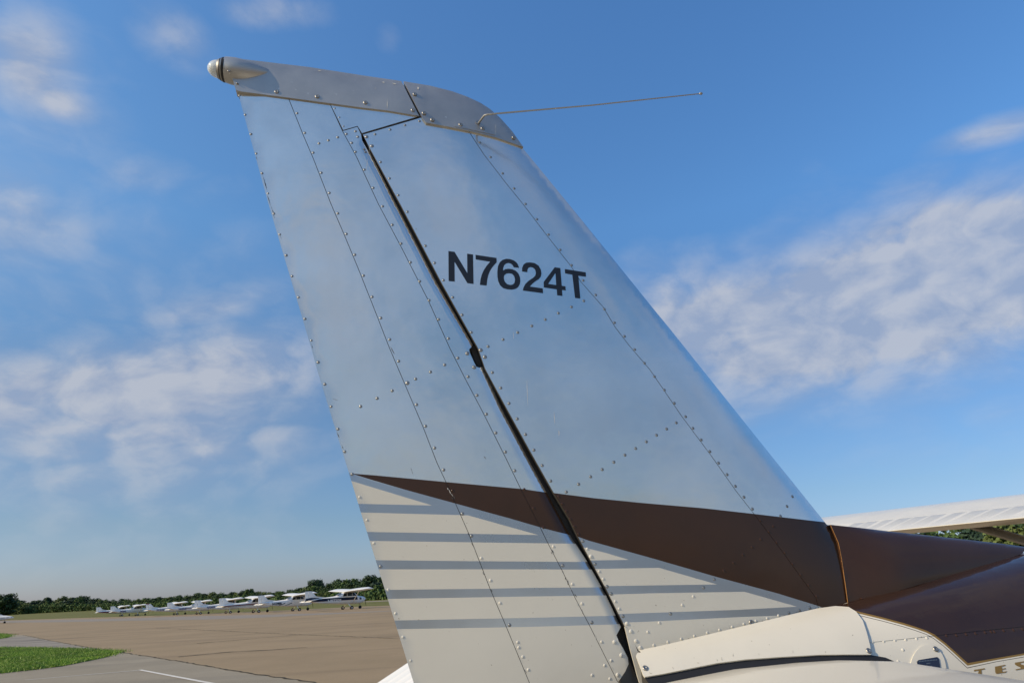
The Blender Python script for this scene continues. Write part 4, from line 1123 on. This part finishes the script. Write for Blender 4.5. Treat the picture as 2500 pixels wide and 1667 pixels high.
# fuselage core
def fus_ring(u, n=40):
    zt, zc, bb, a = (float(np.interp(u, FS[:, 0], FS[:, i])) for i in (1, 2, 3, 4))
    out = []
    for k in range(n):
        t = 2 * PI * k / n
        c, s = math.cos(t), math.sin(t)
        out.append(HW(u, a * math.copysign(abs(c) ** (2 / 2.3), c), zc + (zt - zc if s > 0 else bb) * math.copysign(abs(s) ** (2 / 2.3), s)))
    return out
us = [.505, .53, .56, .75, .95, 1.2, 1.5, 2.0, 2.5, 3.2, 4.1, 4.35, 4.6, 5.2, 5.9, 6.2, 6.5, 6.85, 7.2, 7.4, 7.5]
rg = [fus_ring(u) for u in us]
mb = MB()
vv = [q for r_ in rg for q in r_]
mb.add(vv, [])
for i in range(len(us) - 1):
    for k in range(40):
        m_ = 0 if (k in range(2, 18) and us[i] > 1.1) else 1
        mb.f.append((i * 40 + k, i * 40 + (k + 1) % 40, (i + 1) * 40 + (k + 1) % 40, (i + 1) * 40 + k)); mb.m.append(m_)
mb.f += [tuple(range(40))[::-1], tuple((len(us) - 1) * 40 + k for k in range(40))]; mb.m += [2, 1]
fus = mb.build('fuselage', [BROWN, CREAM, GRIME_SHADE], air, True)

# visible fuselage skins with the paint scheme
edge_b = [(1990, 1480), (2012, 1483), (2043, 1481.6), (2063, 1485.5), (2078.6, 1490), (2104, 1496.4), (2155, 1508.4), (2206, 1522), (2236.7, 1531.4), (2262, 1540.3), (2282.7, 1550.5), (2308, 1569.6), (2333.7, 1592.6), (2361.7, 1618), (2430, 1606), (2500, 1594), (2570, 1581)]
def down(pts, d):
    out = []
    for i, p in enumerate(pts):
        a = Vector(pts[max(i - 1, 0)]); b = Vector(pts[min(i + 1, len(pts) - 1)])
        t = (b - a).normalized(); n_ = Vector((-t.y, t.x))
        k = 1.0
        if i == 13: n_ = Vector((-.1, 1)).normalized(); k = 1.35
        out.append((p[0] + n_.x * d * k, p[1] + n_.y * d * k))
    return out
e1, e2, e3 = down(edge_b, 4.6), down(edge_b, 8.0), down(edge_b, 9.4)
up_ = [(2570, 1300), (2250, 1380), (2000, 1440)]
U_P = [(edge_b + up_, 1), (edge_b + e1[::-1], 2), (e2 + e3[::-1], 3)]
UM = [CREAM, BROWNG, GOLD, GRIME_SHADE]
lap = [(2100, 1571), (2130, 1567.5), (2225, 1558), (2282, 1551.5), (2400, 1539), (2500, 1529), (2566, 1522)]
kwf = dict(nmax=.5, nmin=-.02)
base_d = [(2004, 1489), (2066, 1475), (2160, 1449.5), (2262, 1419.5), (2377, 1388), (2494, 1351), (2566, 1345)]
skin('upper_skin', g_fus, base_d + lap[::-1] + [(2060, 1575), (1995, 1520)], .0022, .002, UM, fus, U_P, (22, 18), **kwf)
skin('lower_skin', g_fus, sh(lap, 0)[:] + [(2566, 1690), (2100, 1640)], .0012, .0012, UM, fus, U_P, (22, 18), **kwf)
fair = [(1570, 1598), (1571, 1593), (1657.5, 1573), (1833, 1531), (1931.5, 1507), (1997, 1492), (2040, 1486), (2072, 1488), (2090, 1499), (2105, 1520), (2114, 1550), (2121, 1580), (2123, 1600), (2060, 1600), (2000, 1601), (1900, 1607), (1820, 1613), (1750, 1622), (1690, 1634), (1620, 1648), (1573, 1656), (1569, 1650), (1553, 1606), (1556, 1601)]
skin('tail_fairing', g_fus, fair, .0065, .004, [CREAM], fus, step=(16, 14), **kwf)
seal = [(1573, 1654), (1690, 1633), (1750, 1621), (1820, 1612), (1900, 1606), (2000, 1600), (2123, 1599), (2160, 1605), (2192, 1619), (2190, 1630), (1600, 1690)]
skin('gap_seal', g_fus, seal, .0026, .002, [BLACK], fus, step=(22, 14), **kwf)
skin('fin_post', g_fus if False else g_fin, [(1525, 1529), (1533, 1531), (1556, 1588), (1569, 1598), (1554, 1604), (1573, 1668), (1580, 1700), (1572, 1700), (1556, 1650), (1538, 1583)], .0012, .004, [CREAM], fin, step=(14, 20))
skin('root_angle', g_fus, Z8b([(445, 290), (640, 240), (645, 268), (560, 285), (470, 318), (440, 326)]), .006, .003, [BROWN], fus, step=(16, 12), **kwf)
for x_, y_, L_, a_ in ((1748, 1612, 6, 75), (1760, 1608, 9, 85), (1788, 1600, 7, 92), (1850, 1598, 5, 80), (1933, 1590, 8, 88), (1640, 1632, 7, 60), (2012, 1592, 5, 85), (1700, 1622, 5, 10), (2119, 1560, 7, 84), (1583, 1646, 9, 20)):
    decal('stain', g_fus, [sliver(x_, y_, L_, .7, a_)], .0068, STAIN, fus, 30, **kwf)
# inspection cover and placard
cov = [(2263 + 44.5 * math.cos(a) + .8 * math.sin(a), 1640 - 66 * math.sin(a)) for a in [2 * PI * k / 36 for k in range(36)]]
skin('inspection_cover', g_fus, cov, .0036, .0024, [CREAM], fus, step=(14, 14), **kwf)
pl = ZL([(575, 775), (600, 750), (905, 700), (935, 735), (955, 880), (590, 850)])
skin('data_placard', g_fus, pl, .0048, .0012, [PLACARD], fus, step=(14, 14), **kwf)
for w_, q in enumerate((((600, 775), (905, 745), 8), ((725, 808), (790, 802), 8), ((780, 850), (820, 847), 6))):
    a, b, h_ = q
    n_ = 12 if w_ == 0 else 4
    loops = []
    for k in range(n_):
        x0 = a[0] + (b[0] - a[0]) * k / n_; y0 = a[1] + (b[1] - a[1]) * k / n_; wd = (b[0] - a[0]) / n_ * .72
        loops.append(ZL([(x0, y0 - h_), (x0 + wd, y0 - h_ - 1.4), (x0 + wd, y0 + h_ - 1.4), (x0, y0 + h_)]))
    decal('placard_print', g_fus, loops, .0052, STEEL, fus, 20, **kwf)
for nm, L_ in (('T', [(1520, 905), (1540, 900), (1700, 875), (1702, 893), (1645, 903), (1650, 985), (1585, 975), (1600, 915), (1525, 925)]), ('E', [(1865, 850), (2035, 818), (2037, 835), (1975, 850), (1982, 884), (2040, 872), (2045, 888), (1985, 900), (1990, 937), (2050, 925), (2052, 945), (1890, 968), (1872, 945)]), ('S', [(2190, 785), (2352, 760), (2354, 778), (2282, 792), (2296, 815), (2335, 822), (2362, 845), (2358, 884), (2205, 910), (2206, 893), (2288, 877), (2284, 860), (2222, 835), (2196, 815)])):
    decal('side_letter', g_fus, [ZL(L_)], .0017, GOLD, fus, 14, **kwf)
fr = lambda pts, **k: rivets(pts, g_fus, fus, U_P_R, .0012, **k, **kwf)
U_P_R = [(edge_b + up_, 1)] + [([(1500, 1480), (2600, 1480), (2600, 1700), (1500, 1700)], 2)][:0]
class _c: pass
RM_backup = RM[0]
RM[0] = RM[2]
fr(Z8b([(898, 658), (1005, 648), (1112, 640), (1216, 632), (1320, 622), (1419, 615), (1607, 592), (1703, 590), (1796, 580), (1886, 573), (1977, 562), (2034, 556), (2067, 556), (2155, 545), (2249, 538), (2334, 530)]))
fr(Z8b([(1145, 840), (1190, 728)]))
RM[0] = RM_backup
rivets(Z8b([(850, 750)]) + Z9([(921, 1463)]), g_fus, fus, [], .0064, screw=True, **kwf)
rivets(Z8b([(1496, 726)]), g_fus, fus, [], .0036, screw=True, **kwf)
rivets(Z8([(910, 1158), (800, 1190), (1018, 1127), (1120, 1095), (1225, 1070), (1325, 1040), (1418, 1012), (1512, 985), (1605, 958), (1695, 935), (1785, 910), (1870, 885), (1945, 865)]), g_fus, fus, [([(0, 0), (4000, 0), (4000, 4000), (0, 4000)], 1)], .003, **kwf)

# dorsal fin
dor = skin('dorsal_fin', g_dor, [(2026, 1282), (2155, 1298), (2308, 1314.5), (2448, 1330.2), (2500, 1337.5), (2494, 1352), (2377, 1389), (2262, 1420.5), (2160, 1451), (2069, 1476), (2057, 1400), (2045, 1325)], .0034, 0, [BROWN, BROWN], air, step=(14, 9), solid=True, nmax=.1, nmin=-.02)
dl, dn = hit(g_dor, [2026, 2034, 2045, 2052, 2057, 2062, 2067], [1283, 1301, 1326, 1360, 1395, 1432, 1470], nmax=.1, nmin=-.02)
MB().tube([p + n_ * .0032 for p, n_ in zip(dl, dn)], .0007, 6).build('dorsal_edge_glint', EDGE, dor, True)  # thin tube added to carry the painted glint along the seam

# horizontal tail
def foil_ring(n, u_le, u_te, zc, th):
    prof = [(0, -.3), (.006, .3), (.025, .62), (.07, .84), (.16, .95), (.34, 1.), (.6, .93), (.85, .62), (1., .4), (1., -.5), (.7, -.8), (.3, -.95), (.06, -.75)]
    return [HW(u_le + (u_te - u_le) * a, n, zc + b * th) for a, b in prof]
for s in (1, -1):
    st = [(.105, .935, .47), (.24, .93, .463), (.5, .905, .45), (1.2, .83, .41), (1.60, .79, .38), (1.66, .74, .38)]
    MB().loft([foil_ring(s * n_, a, b, 1.486 if n_ > .2 else 1.476, .032 if n_ < 1.65 else .015) for n_, a, b in st]).build('stabilizer', CREAM, air, True)
    rings = []
    k = 0
    n_ = .30 if s > 0 else .27
    while n_ <= 1.63:
        ph = ((n_ - .27) / .115) % 1.0
        rid = .0030 * max(0, 1 - abs(ph - .5) / .22)
        f = (n_ - .1) / 1.5
        uh, zh = .47 - .09 * f, 1.512 if True else 0
        dr_ = math.radians(28)
        c_ = .47
        up2 = lambda t, h: HW(uh - math.cos(dr_) * c_ * t + math.sin(dr_) * h * -1, s * n_, zh - math.sin(dr_) * c_ * t + math.cos(dr_) * h)
        rings.append([up2(0, -.004), up2(.06, .001 + rid * .3), up2(.14, rid), up2(.9, rid * .8), up2(1., .0), up2(1., -.004), up2(.5, -.025), up2(.0, -.045)])
        n_ += .0144
    MB().loft(rings).build('elevator', WHITE if s < 0 else CREAM, air, True)
SR = CREAM
# rivets on the near stabilizer root
zs = 1.517
def stab_rivet(px, py):
    u_, n_ = locz(px, py, zs)
    o = bpy.data.objects.new('rivet', RM[2]); C.objects.link(o); o.parent = fus
    o.matrix_local = Matrix.Translation(Vector(HW(u_, n_, zs - .002)))
# ------------------------------------------------------------------ wings, struts, cabin, gear of the near airplane (mostly outside the frame)
UT = 4.60
a1, a2 = locu(2500, 1262, UT), locu(2150, 1296.5, UT)
c1, c2 = locu(2500, 1205, UT + 1.0), locu(2010, 1262, UT + 1.0)
h1, h2 = locu(2484, 1234, UT + .34), locu(2088, 1275, UT + .34)
zt_ = lambda n: a1[1] + (a2[1] - a1[1]) * (n - a1[0]) / (a2[0] - a1[0])
zc_ = lambda n: c1[1] + (c2[1] - c1[1]) * (n - c1[0]) / (c2[0] - c1[0])
zh_ = lambda n: h1[1] + (h2[1] - h1[1]) * (n - h1[0]) / (h2[0] - h1[0])
print('wing', a1, a2, c1, c2, h1, h2)
TIPN = -6.2
def wsec(n, tip=1.):
    """wing section ahead of the hinge line"""
    hz_, cz2 = zh_(n), zc_(n)
    m_ = (hz_ + cz2) / 2
    P_ = [(UT + .345, hz_ - .003), (UT + .55, hz_ + (cz2 - hz_) * .42), (UT + .8, hz_ + (cz2 - hz_) * .82), (UT + 1.0, cz2), (UT + 1.25, cz2 - .012), (UT + 1.42, cz2 - .05), (UT + 1.5, cz2 - .105),
          (UT + 1.42, cz2 - .15), (UT + 1.1, cz2 - .185), (UT + .7, cz2 - .235), (UT + .345, zt_(n) - .03)]
    return [(u, m_ + (z - m_) * tip) for u, z in P_]
for s in (-1, 1):
    rings = []
    for n in [-.50, -1.5, -2.5, -3.5, -4.5, -5.5, -6.05, TIPN]:
        t_ = 1. if n > -6.1 else .5
        rings.append([HW(u, n if s < 0 else -n, z) for u, z in wsec(n, t_)])
    wg = MB().loft(rings).build('wing', CREAM, air, True)
    for nm, n0, n1 in (('flap', -.6, -2.18), ('aileron', -2.20, h2[0])):
        rings = []
        n = n0
        while n >= n1 - 1e-6:
            ph = ((n + .6) / .20) % 1.0
            rid = .0020 * max(0, 1 - abs(ph - .5) / .16)
            hz_, tz_2 = zh_(n), zt_(n)
            pt = lambda f, h: HW(UT + .335 * (1 - f), n if s < 0 else -n, hz_ + (tz_2 - hz_) * f + h)
            lowp = lambda f, h: HW(UT + .335 * (1 - f), n if s < 0 else -n, tz_2 + h)
            rings.append([pt(0, -.012), pt(.05, rid), pt(.93, rid), pt(1., 0.), lowp(1., -.005), lowp(.8, -.015), lowp(.5, -.022), lowp(0, -.03)])
            n -= .032
        MB().loft(rings).build(nm, CREAM, wg, True)
    # filler outboard of the aileron
    rings = []
    for n in (h2[0] - .012, -6.05, TIPN):
        t_ = 1. if n > -6.1 else .5
        hz_, tz_2 = zh_(n), zt_(n); m_ = (hz_ + tz_2) / 2
        rings.append([HW(u, n if s < 0 else -n, m_ + (z - m_) * t_) for u, z in ((UT + .345, hz_), (UT, tz_2), (UT, tz_2 - .016), (UT + .345, hz_ - .075))])
    MB().loft(rings).build('wing_tip', CREAM, wg, True)
    # strut
    sn, sz = locu(2345, 1290, UT + .75)
    sn2, sz2 = locu(2445, 1334, UT + .80)
    dirn = np.array([.05, sn2 - sn, sz2 - sz]); 
    A_ = np.array([UT + .72, sn, zc_(sn) - .18]); 
    kk = (-.50 - sn) / (sn2 - sn)
    B_ = np.array([UT + .80, -.50, max(.75, sz + (sz2 - sz) * kk)])
    if s < 0: print('strut', A_, B_)
    pts = [A_ + (B_ - A_) * t for t in (0, .5, 1)]
    MB().tube([HW(p[0], p[1] if s < 0 else -p[1], p[2]) for p in pts], .085, 12, .38, tuple(F)).build('wing_strut', STRUT, air, True)
    MB().tube([HW(5.1, s * .35, .70), HW(5.05, s * .8, .45), HW(5.05, s * 1.2, .22)], [.07, .055, .04], 6, .5, tuple(F)).build('main_gear_leg', CREAM, air, True)
    MB().tube([HW(5.05, s * 1.2, .21), HW(5.05, s * 1.38, .21)], .21, 16).build('wheel', TYRE, air, True)
    q = [HW(4.75, s * .545, 1.48), HW(5.9, s * .55, 1.48), HW(5.75, s * .50, 1.92), HW(4.85, s * .50, 1.92)]
    MB().add(q, [(0, 1, 2, 3)]).build('side_window', WINDOW, fus)
MB().tube([HW(6.75, 0, .85), HW(6.8, 0, .2)], .045, 8).build('nose_gear_leg', STEEL, air)
MB().tube([HW(6.8, -.07, .2), HW(6.8, .07, .2)], .2, 16).build('wheel', TYRE, air, True)
MB().tube([HW(7.5, 0, 1.18), HW(7.65, 0, 1.18), HW(7.8, 0, 1.18)], [.17, .13, .03], 14).build('spinner', CREAM, air, True)
for s in (-1, 1):
    MB().tube([HW(7.6, 0, 1.18), HW(7.6, s * .25, 1.18 + s * .45), HW(7.6, s * .42, 1.18 + s * .82)], [.05, .07, .04], 6, .25, (0, 0, 1)).build('propeller_blade', ALU, air)
print('rivets', cnt, 'objects', len(bpy.data.objects))
